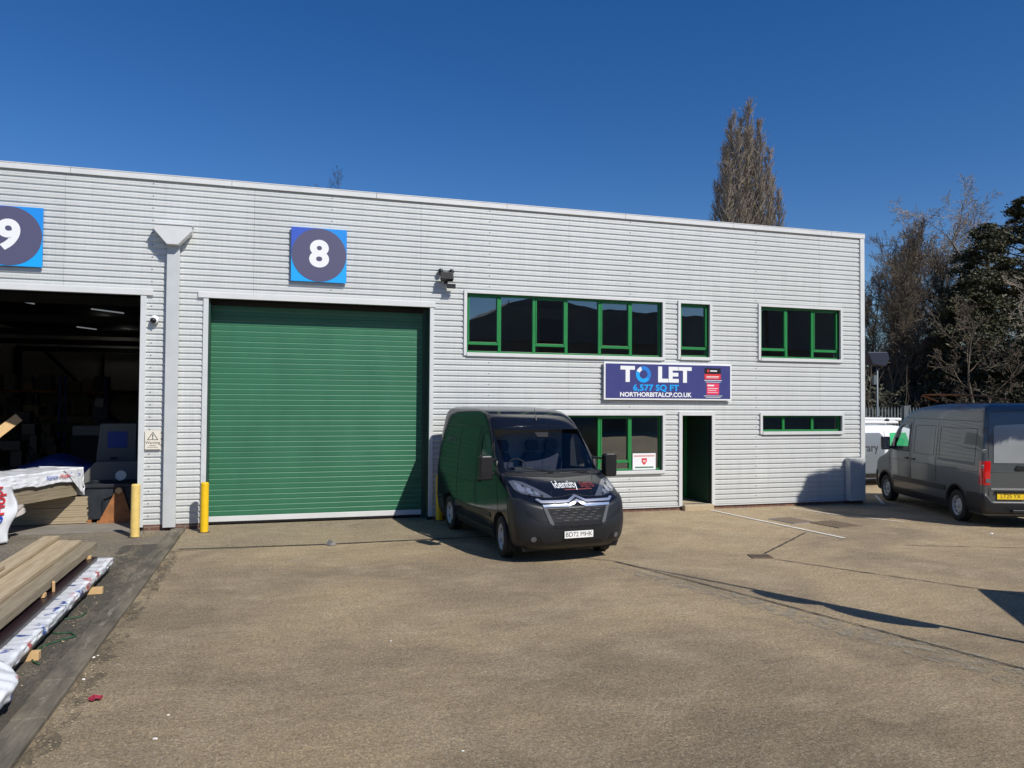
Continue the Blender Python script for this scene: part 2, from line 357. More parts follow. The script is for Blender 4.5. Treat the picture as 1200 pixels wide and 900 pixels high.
# inner lining behind the sheets (so that nothing is seen through), roof, side walls
DEP=32.0
lin=MB()
for xa,xb in zip(xs,xs[1:]):
    cuts=sorted([(o[1],o[3]) for o in OPEN if o[0]<=xa+1e-6 and o[2]>=xb-1e-6]); z=0; spans=[]
    for a,b in cuts:
        if a>z: spans.append((z,a))
        z=max(z,b)
    spans.append((z,BH-.12))
    for a,b in spans: lin.box((xa,.03,a),(xb,.12,b))
lin.build('wall_lining',M['dark'],bld)
sw=Sep('side_wall',M['clad'],bld,0); sw.box((BX1-.14,.125,0),(BX1-.02,DEP,BH-.12)); sw.box((BX0,.125,0),(BX0+.12,DEP,BH-.12)); sw.box((BX0+.13,DEP-.12,0),(BX1-.15,DEP,BH-.12))
MB().box((BX0+.13,.13,BH-.45),(BX1-.15,DEP-.13,BH-.35)).build('roof',M['roofd'],bld)
# roof capping made of lengths with tiny gaps
cp=MB(); x=BX0
while x<BX1:
    x2=min(x+3.0,BX1+.03); cp.box((x+.004,-.045,BH-.12),(x2-.004,.30,BH)); cp.box((x+.004,-.052,BH-.012),(x2-.004,-.04,BH+.004)); x=x2
    if BX1-x<.1: break
cp.build('roof_capping',M['trimw'],bld)
MB().box((BX1-.11,-.03,BASE),(BX1+.02,.10,BH-.122)).build('corner_trim',M['trimw'],bld)
tj=Sep('jamb_trim',M['trim'],bld,.004)
tj.box((OPX1,-.03,BASE-.02),(OPX1+.11,.13,OPT)); tj.box((OPX0-.11,-.03,BASE-.02),(OPX0,.13,OPT))
tj.box((SHX0-.1,-.03,BASE-.02),(SHX0,.06,SHT)); tj.box((SHX1,-.03,BASE-.02),(SHX1+.09,.06,SHT))
th=Sep('lintel_trim',M['trimw'],bld,.004); th.box((OPX0-.11,-.045,OPT+.002),(OPX1+.23,.13,OPT+.12)); th.box((SHX0-.2,-.045,SHT+.002),(SHX1+.12,.06,SHT+.12))
for a,b in ((BX0,OPX0-.12),(OPX1+.12,SHX0-.11),(SHX1+.1,DOOR[0]-.02),(DOOR[2]+.02,BX1-.01)): MB().box((a,.012,-.2),(b,.028,BASE+.05)).build('brick_plinth',M['brick'],bld)
dr=MB()
for a,b in ((SHX1+.1,DOOR[0]-.06),(DOOR[2]+.06,BX1-.115)): dr.box((a,-.028,BASE-.012),(b,.01,BASE+.012))
dr.build('drip_flashing',M['trim'],bld)
# windows
def window(x0,z0,x1,z1,bars,trans,sill=True):
    fr=.045; yd=.10
    t=MB(); w=.07
    t.box((x0-w,-.035,z0-w),(x0,.03,z1+w)); t.box((x1,-.035,z0-w),(x1+w,.03,z1+w)); t.box((x0,-.035,z1),(x1,.03,z1+w)); t.box((x0,-.05,z0-w-.01),(x1,.03,z0))
    wf=MB()
    for (a,b,c,d) in ((x0,z0,x0+fr,z1),(x1-fr,z0,x1,z1),(x0+fr,z1-fr,x1-fr,z1),(x0+fr,z0,x1-fr,z0+fr)): wf.box((a,yd-.03,b),(c,yd+.04,d))
    for bx in bars: wf.box((bx-.035,yd-.035,z0+fr),(bx+.035,yd+.045,z1-fr))
    edges=[x0+fr]+[q for bx in bars for q in (bx-.035,bx+.035)]+[x1-fr]
    f=wf.build('window',M['green'],bld,bev=.003)
    t.build('surround',M['trimw'],f,bev=.003)
    for i in range(0,len(edges),2):
        a,b=edges[i],edges[i+1]; k=i//2
        if trans[k]:
            zt=z0+.22; m=MB(); m.box((a,yd-.03,zt-.03),(b,yd+.03,zt+.035))
            m.box((a,yd-.045,zt+.035),(a+.03,yd+.02,z1-fr)); m.box((b-.03,yd-.045,zt+.035),(b,yd+.02,z1-fr)); m.box((a,yd-.045,z1-fr-.03),(b,yd+.02,z1-fr-.001))
            m.build('casement',M['green'],f,bev=.002)
        MB().box((a,yd+.006+.0008*k,z0+fr),(b,yd+.012+.0008*k,z1-fr)).build('pane',M['glass'],f)
    r=MB()   # reveal lining
    r.box((x0-.012,.031,z0-.012),(x0-.001,.22,z1+.012)); r.box((x1+.001,.031,z0-.012),(x1+.012,.22,z1+.012)); r.box((x0,.031,z1+.001),(x1,.22,z1+.012)); r.box((x0,.031,z0-.012),(x1,.22,z0-.001))
    r.build('reveal',M['green'],f)
    return f
bars1=[4.87,5.71,6.52,7.38,8.2]
window(*WINS[0],bars1,[1,0,1,0,1,0])
window(*WINS[1],[],[1])
window(*WINS[2],[12.66,13.47],[1,0,1])
window(*WINS[3],[12.57,13.46],[0,0,0])
window(*WINS[4],bars1,[1,0,1,0,1,0])
# office interior behind the windows
of=MB(); of.box((3.45,5.2,0),(14.85,5.3,6.4)); of.box((3.35,.125,0),(3.45,5.2,6.4)); of.box((9.10,.125,0),(9.17,2.3,2.95)); of.box((11.0,2.3,0),(11.07,5.19,2.95)); of.box((10.85,.125,3.25),(10.95,5.19,6.4)); of.build('partition_wall',M['intw'],bld)
cl=MB(); cl.box((3.46,.125,2.95),(14.85,5.19,3.0)); cl.box((3.46,.125,5.55),(14.85,5.19,5.6)); cl.build('ceiling',M['ceil'],bld)
fl=MB(); fl.box((3.46,.125,3.02),(14.85,5.19,3.2)); fl.box((3.46,1.3,.02),(14.85,5.19,.1)); fl.build('office_floor',M['carpet'],bld)
cpn=Sep('ceiling_panel',mat('panel_white',(.8,.8,.8),.6),bld,0)
for x in (5.0,6.6,8.2): 
    for y in (1.3,3.2): cpn.box((x-.55,y-.3,5.535),(x+.55,y+.3,5.549)); cpn.box((x-.3,y-.3,2.93),(x+.3,y+.3,2.949))
MB().box((7.6,5.14,3.2),(8.4,5.198,5.2)).build('inner_door',M['dark'],bld)
# porch with the green door
dp=1.22
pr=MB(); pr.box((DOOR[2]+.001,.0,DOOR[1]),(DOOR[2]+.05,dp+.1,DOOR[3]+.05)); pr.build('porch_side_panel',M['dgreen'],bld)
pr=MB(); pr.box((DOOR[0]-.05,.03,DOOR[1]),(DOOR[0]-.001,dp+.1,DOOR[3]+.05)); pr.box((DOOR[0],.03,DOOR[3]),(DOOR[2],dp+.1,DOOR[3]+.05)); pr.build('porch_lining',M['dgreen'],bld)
tt=MB(); tt.box((DOOR[0]-.09,-.035,BASE),(DOOR[0],.028,DOOR[3]+.1)); tt.box((DOOR[2],-.035,BASE),(DOOR[2]+.09,.0,DOOR[3]+.1)); tt.box((DOOR[0],-.035,DOOR[3]),(DOOR[2],.028,DOOR[3]+.1)); tt.build('door_surround',M['trimw'],bld,bev=.003)
d=MB()
d.box((DOOR[0],dp-.03,DOOR[1]),(DOOR[0]+.09,dp+.03,DOOR[3])); d.box((DOOR[2]-.09,dp-.03,DOOR[1]),(DOOR[2],dp+.03,DOOR[3])); d.box((DOOR[0]+.09,dp-.03,DOOR[1]),(DOOR[2]-.09,dp+.03,DOOR[1]+.18)); d.box((DOOR[0]+.09,dp-.03,DOOR[3]-.12),(DOOR[2]-.09,dp+.03,DOOR[3])); d.box((DOOR[0]+.09,dp-.03,1.05),(DOOR[2]-.09,dp+.03,1.17))
door=d.build('door',M['green'],bld,bev=.004)
MB().box((DOOR[0]+.09,dp-.004,DOOR[1]+.18),(DOOR[2]-.09,dp+.004,DOOR[3]-.12)).build('pane',M['glass'],door)
h=MB(); h.tube([(DOOR[0]+.13,dp-.09,.55),(DOOR[0]+.13,dp-.09,1.75)],.018,10); h.tube([(DOOR[0]+.13,dp-.09,.6),(DOOR[0]+.13,dp-.03,.6)],.012); h.tube([(DOOR[0]+.13,dp-.09,1.7),(DOOR[0]+.13,dp-.03,1.7)],.012); h.box((DOOR[0]+.09,dp-.07,1.0),(DOOR[0]+.16,dp-.03,1.25)); h.build('handle',mat('light_green_handle',(.03,.33,.09),.35),door,smooth=False)
MB().box((DOOR[0]-.0,-.16,-.05),(DOOR[2]-.01,dp-.03,DOOR[1]-.004)).build('doorstep',M['conc'],bld,bev=.02)
# roller shutter
SD=.42; p=.1125
sm=MB(); z=.19; prof=[]
while z<SHT-.07:
    prof+= [(z,-.010),(z+.02,-.015),(z+p-.012,-.017),(z+p-.003,-.012)]; z+=p
prof.append((SHT-.06,0)); n=len(prof)
sm.add([(SHX0+.03,SD+y,z) for z,y in prof]+[(SHX1-.09,SD+y,z) for z,y in prof],[(i,n+i,n+i+1,i+1) for i in range(n-1)])
sh=sm.build('roller_shutter',M['shut'],bld,fixn=False)
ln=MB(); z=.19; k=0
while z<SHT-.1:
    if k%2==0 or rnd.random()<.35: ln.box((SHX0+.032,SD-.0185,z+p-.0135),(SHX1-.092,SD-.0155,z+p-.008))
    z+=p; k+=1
ln.build('slat_highlight',M['shutline'],sh)  # pale green strips paint the highlights along the slats
MB().box((SHX0+.03,SD-.03,.075),(SHX1-.09,SD+.02,.188)).build('bottom_rail',M['trimw'],sh,bev=.006)
MB().box((SHX0+.03,SD-.02,.03),(SHX1-.09,SD+.015,.074)).build('rubber_seal',M['black'],sh)
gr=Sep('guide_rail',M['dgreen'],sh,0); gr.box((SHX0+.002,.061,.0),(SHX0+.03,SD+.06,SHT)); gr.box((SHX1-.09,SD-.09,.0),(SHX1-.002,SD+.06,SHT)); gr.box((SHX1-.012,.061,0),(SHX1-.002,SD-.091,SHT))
MB().box((SHX0+.031,SD-.06,SHT-.1),(SHX1-.091,SD+.06,SHT)).build('shutter_box',M['dark'],sh)
MB().box((SHX0,.065,SHT+.003),(SHX1,SD+.06,SHT+.03)).build('soffit',M['black'],sh)
MB().box((SHX0-.3,SD+.07,0),(SHX1+.12,SD+.12,SHT+.5)).build('shutter_backing',M['dark'],bld)
# down pipe and hopper
MB().box((-2.215,-.13,.07),(-1.975,-.026,5.86)).build('downpipe',M['pipe'],bld,bev=.01)
hp=MB(); hp.prism([(-2.2,5.78),(-1.99,5.78),(-1.74,6.06),(-1.74,6.19),(-2.44,6.19),(-2.44,6.06)],'y',-.30,-.027)
hp.box((-2.46,-.32,6.17),(-1.72,-.026,6.20)); hop=hp.build('hopper',M['trimw'],bld,bev=.006)
# meter cover at the right corner, bracket box on the side wall
MB().box((14.42,-.22,.10),(14.91,-.031,1.22)).build('pipe_cover',M['pipe'],bld,bev=.006)
MB().box((15.055,.75,6.08),(15.33,1.05,6.40)).build('side_vent_box',M['trimw'],bld,bev=.01)
# workshop behind the open bay
it=MB(); it.box((-2.42,.125,0),(-2.30,DEP-.13,6.78)); it.box((-14.1,.125,0),(-13.98,DEP-.13,6.78)); it.box((-13.97,DEP-.4,0),(-2.43,DEP-.3,6.78)); it.build('workshop_wall',M['int'],bld)
MB().box((-13.97,.13,6.55),(-2.43,DEP-.42,6.6)).build('workshop_ceiling',M['dark'],bld)
sb=Sep('steel_frame',M['dark'],bld,0)
for y in (7,13,19,25,31.2):
    sb.box((-13.9,y-.08,5.3),(-2.45,y+.08,5.55)); sb.box((-2.75,y-.1,0),(-2.45,y+.1,5.3)); sb.box((-13.9,y-.1,0),(-13.6,y+.1,5.3)); sb.tube([(-3.3,y,5.35),(-2.6,y,4.5)],.08,6)
sb.box((-13.9,DEP-.6,2.95),(-2.5,DEP-.42,3.15)); sb.tube([(-12.5,DEP-.55,5.3),(-8.6,DEP-.55,1.2)],.09,6); sb.tube([(-9.6,DEP-.55,5.2),(-9.6,DEP-.55,0)],.07,6)

# strip lights in the workshop
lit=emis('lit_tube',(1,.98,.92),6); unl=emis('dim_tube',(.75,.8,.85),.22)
for i,(a,b,on) in enumerate([((5,349),(40,356),0),((107,362),(145,367),0),((85,372),(116,376),0),((118,376.5),(125,377),1),((90,383),(113,386),0),((144,391),(151,392),1)]):
    pa=GP(*a,6.3); pb_=GP(*b,6.3)
    dlab=['pale strip light nearest the workshop opening at upper left','pale strip light high by the right jamb of the open bay','long pale strip light beside a lit tube in the workshop','short lit tube glowing at the end of a pale strip light','faint pale strip light below the longer one in the workshop','small lit tube deepest inside the dark workshop'][i]
    o=empty('strip_light',(pa+pb_)/2,0,dlab,'light','strip lights under the workshop roof')
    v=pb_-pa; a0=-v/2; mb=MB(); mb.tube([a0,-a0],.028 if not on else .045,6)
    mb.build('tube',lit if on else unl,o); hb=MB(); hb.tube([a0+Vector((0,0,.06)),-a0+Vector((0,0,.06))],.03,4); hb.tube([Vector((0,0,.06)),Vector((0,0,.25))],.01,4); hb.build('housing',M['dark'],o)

# ------------------------------------------------------------------ signs and fittings on the wall
def wallfn(cx,cz,y): return lambda x,z:(cx+x,y,cz+z)
def numsign(cx,cz,s,txt,lab):
    o=empty('unit_number_sign',(cx,-.04,cz),0,lab,'sign','unit number signs high on the facade')
    h=s/2
    MB().box((-h,-.045,-h),(h,-.0,h)).build('panel',M['sblue'],o,bev=.003)
    MB().add([(-h+.003,-.047,.02),(0,-.047,.02),(0,-.047,h-.003),(-h+.003,-.047,h-.003)],[(0,1,2,3)]).build('corner_tint',M['sindigo'],o)
    MB().add([(-h+.003,-.047,-h+.003),(h-.003,-.047,-h+.003),(h-.003,-.047,-.02),(-h+.003,-.047,-.02)],[(0,1,2,3)]).build('corner_tint',M['ssky'],o)
    MB().add([(x,-.051,z) for x,z in ring2d(0,0,h*.985,64)],[tuple(range(64))]).build('disc',M['sgrey'],o)
    textobj('number',txt,s*.66,lambda x,z:(x,-.055,z+.0),M['whitep'],o,bold=s*.026,sx=1.05)
    return o
numsign(.785,5.775,1.16,'8','square blue sign with white 8 on a slate disc above the green shutter')
numsign(-5.03,5.79,1.16,'9','square blue sign with white 9 above the open workshop bay')
o=empty('letting_board',(9.175,-.05,3.175),0,'wide navy TO LET board between the two rows of windows','sign')
MB().box((-1.745,-.045,-.455),(1.745,0,.455)).build('frame',M['whitep'],o,bev=.004)
MB().box((-1.705,-.05,-.415),(1.705,-.046,.415)).build('panel',M['navy'],o)
yb=-.054
def bt(name,s,size,cx,cz,m,bold,sx=1,sp=1.0): return textobj(name,s,size,lambda x,z:(cx+x,yb,cz+z),m,o,bold=bold,sx=sx,space=sp)
bt('heading','T',.50,-1.13,.15,M['whitep'],.024,1.15); bt('heading','LET',.50,.13,.15,M['whitep'],.024,1.12,1.05)
rg=MB(); n=48
for i in range(n):
    a=2*math.pi*i/n+.5; b=2*math.pi*(i+1)/n+.5
    P4=[(-.71+r*math.cos(q),yb,.165+r*math.sin(q)*1.0) for r,q in ((.105,a),(.2,a),(.2,b),(.105,b))]
    ang=(i/n*360+28)%360; mi=2 if 105<ang<150 else (1 if ang<105 or ang>320 else 0)
    rg.add(P4,[(0,1,2,3)],mi)
rg.build('ring_letter',[M['ssky'],mat('ring_blue',(.02,.20,.62),.4),M['whitep']],o,fixn=False)
bt('area_text','6,577 SQ FT',.205,-.37,-.165,M['ssky'],.007,1.12,1.05); bt('web_address','NORTHORBITALCP.CO.UK',.148,-.37,-.33,M['whitep'],.005,1.08,1.0)
def plate(nm,x0,z0,x1,z1,m,y=yb): MB().add([(x0,y,z0),(x1,y,z0),(x1,y,z1),(x0,y,z1)],[(0,1,2,3)]).build(nm,m,o)
plate('agent_logo',.97,.21,1.43,.35,M['black']); plate('agent_logo',.97,.07,1.43,.205,M['red'])
plate('agent_logo',1.03,-.31,1.38,-.03,M['pink'])
sb=MB()
for x0,z0,x1,z1 in ((1.13,.265,1.32,.295),(1.02,.135,1.38,.15),(1.02,.105,1.36,.117),(.96,.035,1.46,.05),(1.0,-.005,1.42,.008),(1.05,-.10,1.24,-.065),(1.06,-.165,1.34,-.15),(1.06,-.21,1.3,-.198),(1.06,-.26,1.34,-.25),(.95,-.35,1.47,-.337),(1.0,-.385,1.42,-.373)):
    sb.add([(x0,yb-.003,z0),(x1,yb-.003,z0),(x1,yb-.003,z1),(x0,yb-.003,z1)],[(0,1,2,3)])
sb.build('small_print',M['whitep'],o)
sb=MB()
sb.add([(x,yb-.003,z) for x,z in ring2d(1.07,.28,.035,16)],[tuple(range(16))]); sb.build('agent_logo',M['red'],o)
# warning sign
o=empty('warning_sign',(-2.43,-.03,1.835),0,'small cream warning sign with a triangle between jamb and downpipe','sign')
MB().box((-.145,-.012,-.19),(.145,0,.19)).build('panel',M['cream'],o)
t=MB(); A=[(-.105,-.0),(.105,-.0),(0,.165)]
def inset(P,k): 
    c=(sum(p[0] for p in P)/3,sum(p[1] for p in P)/3); return [(c[0]+(p[0]-c[0])*k,c[1]+(p[1]-c[1])*k) for p in P]
Bt=inset(A,.8)
for i in range(3):
    j=(i+1)%3; t.add([(A[i][0],-.014,A[i][1]),(A[j][0],-.014,A[j][1]),(Bt[j][0],-.014,Bt[j][1]),(Bt[i][0],-.014,Bt[i][1])],[(0,1,2,3)])
t.build('triangle',M['txt'],o)
textobj('exclamation','!',.13,lambda x,z:(x,-.015,.062+z),M['txt'],o,bold=.003)
textobj('warning_text','Warning',.078,lambda x,z:(x,-.015,-.055+z),M['txt'],o,bold=.0)
t=MB()
for z,w in ((-.11,.06),(-.145,.1)): t.add([(-w,-.014,z-.006),(w,-.014,z-.006),(w,-.014,z+.006),(-w,-.014,z+.006)],[(0,1,2,3)])
t.build('small_print',mat('faded_ink',(.25,.22,.18),.7),o)
# window notice
o=empty('window_notice',(8.57,.055,1.215),0,'white notice with a red shield propped in the lower office window','sign')
MB().box((-.31,0,-.2),(.31,.008,.2)).build('sheet',M['whitep'],o)
t=MB(); t.prism([(-.07,.08),(.07,.08),(.07,0),(.04,-.05),(0,-.085),(-.04,-.05),(-.07,0)],'y',-.004,-.002); t.build('shield',M['red'],o)
textobj('shield_mark','cp',.09,lambda x,z:(x,-.006,.02+z),M['whitep'],o,bold=.002)
t=MB()
t.add([(-.28,-.002,.12),(.28,-.002,.12),(.28,-.002,.15),(-.28,-.002,.15)],[(0,1,2,3)]); t.build('red_line',mat('pale_red',(.6,.25,.22),.6),o)
t=MB(); t.add([(-.25,-.002,-.16),(.25,-.002,-.16),(.25,-.002,-.125),(-.25,-.002,-.125)],[(0,1,2,3)]); t.build('green_line',mat('dark_green_ink',(.05,.16,.08),.6),o)
# cctv dome
o=empty('security_camera',(-2.43,-.03,4.27),0,'small white dome camera beside the downpipe','camera')
MB().lathe([(.0,0),(.085,0),(.085,.05),(.07,.075),(.0,.09)],20,Matrix.Rotation(R(90),4,'X')).build('mount',M['whitep'],o,smooth=True)
MB().lathe([(.062,.0),(.058,.03),(.04,.055),(.0,.066)],16,Matrix.Translation((-.02,-.06,-.02))@Matrix.Rotation(R(120),4,'X')).build('lens_dome',M['black'],o,smooth=True)
# floodlight with two sensors
o=empty('flood_light',(3.56,-.03,5.35),0,'black floodlight with two round sensors beside the shutter','light')
MB().box((-.14,-.26,-.08),(.14,-.14,.10),M=Matrix.Rotation(R(-25),4,'X')).build('housing',M['black'],o,bev=.01)
MB().box((-.12,-.268,-.06),(.12,-.262,.08),M=Matrix.Rotation(R(-25),4,'X')).build('lamp_glass',M['rubber'],o)
t=MB(); t.box((-.03,-.12,-.05),(.03,0,.05)); t.box((.02,-.18,-.16),(.20,-.1,-.06)); t.tube([(-.12,-.02,.2),(-.06,-.04,.12),(0,-.05,.05)],.008,6); t.tube([(.12,-.02,.2),(.06,-.04,.12),(0,-.05,.05)],.008,6); t.build('bracket',M['black'],o)
for sx in (-.12,.13):
    t=MB(); t.lathe([(0,0),(.05,0),(.06,.05),(.05,.11),(0,.12)],14,Matrix.Translation((sx,-.0,.24))@Matrix.Rotation(R(100),4,'X')); t.box((sx-.02,-.03,.14),(sx+.02,0,.24)); t.build('sensor',M['black'],o,smooth=True)
# bollards
def bollard(x,y,h,r,m,lab,tilt=0):
    o=empty('bollard',(x,y,0),0,lab,'bollard','yellow bollards guarding the doors'); o.rotation_euler=(0,R(tilt),0)
    MB().lathe([(r,-.05),(r,h-.02),(r-.015,h),(0,h+.004)],20).build('post',m,o,smooth=False,bev=.0)
    MB().lathe([(r+.045,-.02),(r+.04,.008),(r+.002,.016)],20).build('footing',M['joint'],o,smooth=True)
bollard(-2.62,-.72,1.02,.082,M['yelf'],'pale faded yellow bollard beside the open workshop bay',.3)
bollard(-1.40,-.47,1.0,.078,M['yel'],'bright yellow bollard at the left jamb of the green shutter')
bollard(3.45,-.12,1.02,.078,M['yel'],'shaded yellow bollard tucked behind the black van')

# ------------------------------------------------------------------ ground
def sheet(name,x0,y0,x1,y1,z,m,lab=None,kind='structure'):
    nx=max(1,int((x1-x0)/4)) if x1-x0<200 else 1
    o=MB().add([(x0,y0,z),(x1,y0,z),(x1,y1,z),(x0,y1,z)],[(0,1,2,3)]).build(name,m,fixn=False); o['kind']=kind; return o
sheet('ground',-500,-400,600,700,0,M['ground'])
sheet('stained_yard',-30,-40,-2.05,.02,.004,M['slab'])
sheet('concrete_apron',-1.78,-2.38,4.6,SD,.005,M['apron'])
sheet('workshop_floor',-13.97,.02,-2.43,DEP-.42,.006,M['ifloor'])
def ribbon(name,pts,w,z,m,jit=0,seed=1,kind='structure',thick=0):
    r=random.Random(seed); P2=[]
    for (x0,y0),(x1,y1) in zip(pts,pts[1:]):
        L_=math.hypot(x1-x0,y1-y0); n=max(1,int(L_/.12)) if jit else 1
        for i in range(n): P2.append((x0+(x1-x0)*i/n,y0+(y1-y0)*i/n))
    P2.append(pts[-1]); vs=[]
    for i,(x,y) in enumerate(P2):
        a=P2[max(0,i-1)]; b=P2[min(len(P2)-1,i+1)]; dx,dy=b[0]-a[0],b[1]-a[1]; l=math.hypot(dx,dy) or 1; nx,ny=-dy/l,dx/l
        k=(r.uniform(-1,1)*jit,r.uniform(-1,1)*jit); ww=w(i/len(P2)) if callable(w) else w
        vs+=[(x+nx*(ww/2+k[0]),y+ny*(ww/2+k[0]),z),(x-nx*(ww/2+k[1]),y-ny*(ww/2+k[1]),z)]
    o=MB().add(vs,[(2*i,2*i+1,2*i+3,2*i+2) for i in range(len(P2)-1)]).build(name,m,fixn=False); o['kind']=kind; return o
def amat(name,col,thr,scale,st):
    m,nt,b=newmat(name); setp(b,col,.9); N=nt.nodes;L=nt.links
    tc=N.new('ShaderNodeTexCoord'); mp=N.new('ShaderNodeMapping'); mp.inputs['Scale'].default_value=st; L.new(tc.outputs['Object'],mp.inputs[0])
    n=N.new('ShaderNodeTexNoise'); n.inputs['Scale'].default_value=scale; n.inputs['Detail'].default_value=9; n.inputs['Roughness'].default_value=.75; L.new(mp.outputs[0],n.inputs['Vector'])
    q=N.new('ShaderNodeMapRange'); q.inputs[1].default_value=thr-.06; q.inputs[2].default_value=thr+.10; q.inputs[4].default_value=.8; L.new(n.outputs[0],q.inputs[0]); L.new(q.outputs[0],b.inputs['Alpha'])
    v=N.new('ShaderNodeVectorMath'); v.operation='SCALE'; v.inputs[0].default_value=col; q2=N.new('ShaderNodeMapRange'); q2.inputs[3].default_value=.5; q2.inputs[4].default_value=1.5
    n2=N.new('ShaderNodeTexNoise'); n2.inputs['Scale'].default_value=45; n2.inputs['Detail'].default_value=4; L.new(tc.outputs['Object'],n2.inputs['Vector']); L.new(n2.outputs[0],q2.inputs[0]); L.new(q2.outputs[0],v.inputs['Scale']); L.new(v.outputs[0],b.inputs['Base Color'])
    return m
# raised kerb between the two yards
kb=MB(); y=-40
kr=random.Random(3)
while y<-.05:
    L_=min(.915,-.03-y); kb.box((-2.06+kr.uniform(-.004,.004),y+.004,-.1),(-1.79+kr.uniform(-.004,.004),y+L_-.004,.045+kr.uniform(-.004,.004))); y+=.915
k=kb.build('kerb',M['gutter'],bev=.012); k['kind']='structure'
ribbon('kerb_chipping_line',[(-1.93,-14),(-1.93,-.3)],.07,.0525,amat('chipped_concrete',(.36,.33,.26),.56,14,(1,.22,1)),.01,4)
ribbon('kerb_margin',[(-1.71,-14),(-1.71,-.1)],.2,.0045,amat('kerb_grime',(.13,.105,.07),.52,5,(1,.3,1)),.07,5)
ribbon('yard_stain',[(-2.35,-14),(-2.35,-1.6)],.62,.0085,amat('dark_stain',(.085,.077,.062),.46,2.2,(1,.3,1)),.03,15)
ribbon('drain_channel',[(-1.66,-2.25),(.95,-2.43),(4.6,-2.36)],.075,.0095,M['joint'],.008,6)
ribbon('slab_joint',[(4.9,-4.75),(5.39,-5.19),(6.2,-7.75),(7.18,-11.07),(8.0,-14.5)],.03,.0135,M['joint'],.008,7)
ribbon('worn_strip',[(5.2,-5.6),(6.0,-7.9),(6.95,-11.1),(7.75,-14.5)],lambda t:.2+.5*min(1,t*1.6),.0085,amat('worn_grey_patch_edge',(.29,.26,.20),.52,6,(1,1,1)),.06,8)
ribbon('slab_joint',[(8.02,-5.45),(10.4,-3.6)],.04,.0095,M['joint'],.008,9)
ribbon('slab_joint',[(8.1,-5.75),(8.6,-6.6),(9.46,-7.98),(10.8,-10.2)],.025,.0095,M['joint'],.01,10)
ribbon('slab_joint',[(11.3,-5.3),(14.5,-6.6),(20,-8.8)],.02,.0095,M['joint'],.008,11)
ribbon('painted_line',[(10.26,-.22),(10.45,-2.1),(10.71,-4.37)],.08,.012,M['line'],.006,12)
ribbon('painted_line',[(12.43,-.4),(12.75,-1.6),(13.51,-2.99)],.05,.012,M['line'],.006,13)
ribbon('painted_line',[(15.4,-.3),(16.6,1.3)],.07,.012,M['line'],.006,14)
for i,(x,y,w,h,ro) in enumerate([(11.45,-2.35,.95,.62,.25),(12.35,-2.0,.0,.0,0)][:1]):
    o=empty('manhole_cover',(11.75,-2.85,0),R(8),'rusty rectangular manhole cover across the white bay line','manhole cover')
    t=MB(); t.box((-.36,-.42,-.02),(.36,.42,.016)); t.build('frame',M['iron'],o,bev=.004)
    t=MB()
    for a in range(7):
        for b in range(8): t.box((-.31+a*.09,-.37+b*.094,.017),(-.25+a*.09,-.31+b*.094,.021))
    t.build('lid_studs',M['iron'],o)
o=empty('inspection_cover',(11.15,-2.15,0),R(8),'darker flush drain cover nearer the porch than the rusty one','drain cover')
MB().box((-.33,-.4,-.02),(.33,.4,.013)).build('frame',M['patch'],o,bev=.003); MB().box((-.28,-.35,0),(.28,.35,.016)).build('lid',M['iron'],o,bev=.003)
o=empty('gully_grate',(8.0,-5.5,0),R(-18),'small dark gully grate where the slab joints meet','drain grate'); o.scale=(.72,.72,1)
t=MB(); t.box((-.25,-.22,-.02),(.25,-.19,.018)); t.box((-.25,.19,-.02),(.25,.22,.018)); t.box((-.25,-.19,-.02),(-.22,.19,.018)); t.box((.22,-.19,-.02),(.25,.19,.018))
for a in range(6): t.box((-.19+a*.07,-.19,-.01),(-.16+a*.07,.19,.016))
t.build('grate',M['iron'],o); MB().box((-.22,-.19,0),(.22,.19,.0075)).build('sump',M['black'],o)
# grey wedge stone and litter
p_=GP(388,639)
t=MB(); t.prism([(-.07,0),(.07,0),(.0,.085)],'y',-.09,.09,M=Matrix.Rotation(R(25),4,'Z')); o=t.build('concrete_wedge',M['patch'],bev=.006); o.location=(p_.x,p_.y,.008); tag(o,'small grey concrete wedge lying on the drain channel','stone')
p_=GP(112,821)
lr=random.Random(5)
t=MB(); n=6; vs=[(.1*(i/n-.5)+lr.uniform(-.012,.012),.07*(j/n-.5)+lr.uniform(-.012,.012),.012+abs(lr.gauss(0,.014))) for i in range(n+1) for j in range(n+1)]
t.add(vs,[(i*(n+1)+j,(i+1)*(n+1)+j,(i+1)*(n+1)+j+1,i*(n+1)+j+1) for i in range(n) for j in range(n)],0); o=t.build('crumpled_wrapper',mat('red_wrapper',(.35,.03,.06),.3,var=.5,scale=30)); o.location=(p_.x,p_.y,0); tag(o,'small crumpled red and white wrapper on the concrete','litter')
def pebble(px,py,s,m,lab):
    p=GP(px,py); r=random.Random(int(px*7+py)); bm=bmesh.new(); bmesh.ops.create_icosphere(bm,subdivisions=1,radius=s)
    for v in bm.verts: v.co*=r.uniform(.7,1.15); v.co.z*=.45
    me=bpy.data.meshes.new('stone_chip'); bm.to_mesh(me); bm.free(); me.materials.append(m); o=bpy.data.objects.new('stone_chip',me); C.objects.link(o); o.location=(p.x,p.y,.005+s*.2); tag(o,lab,'stone chip','pale chips scattered over the yard')
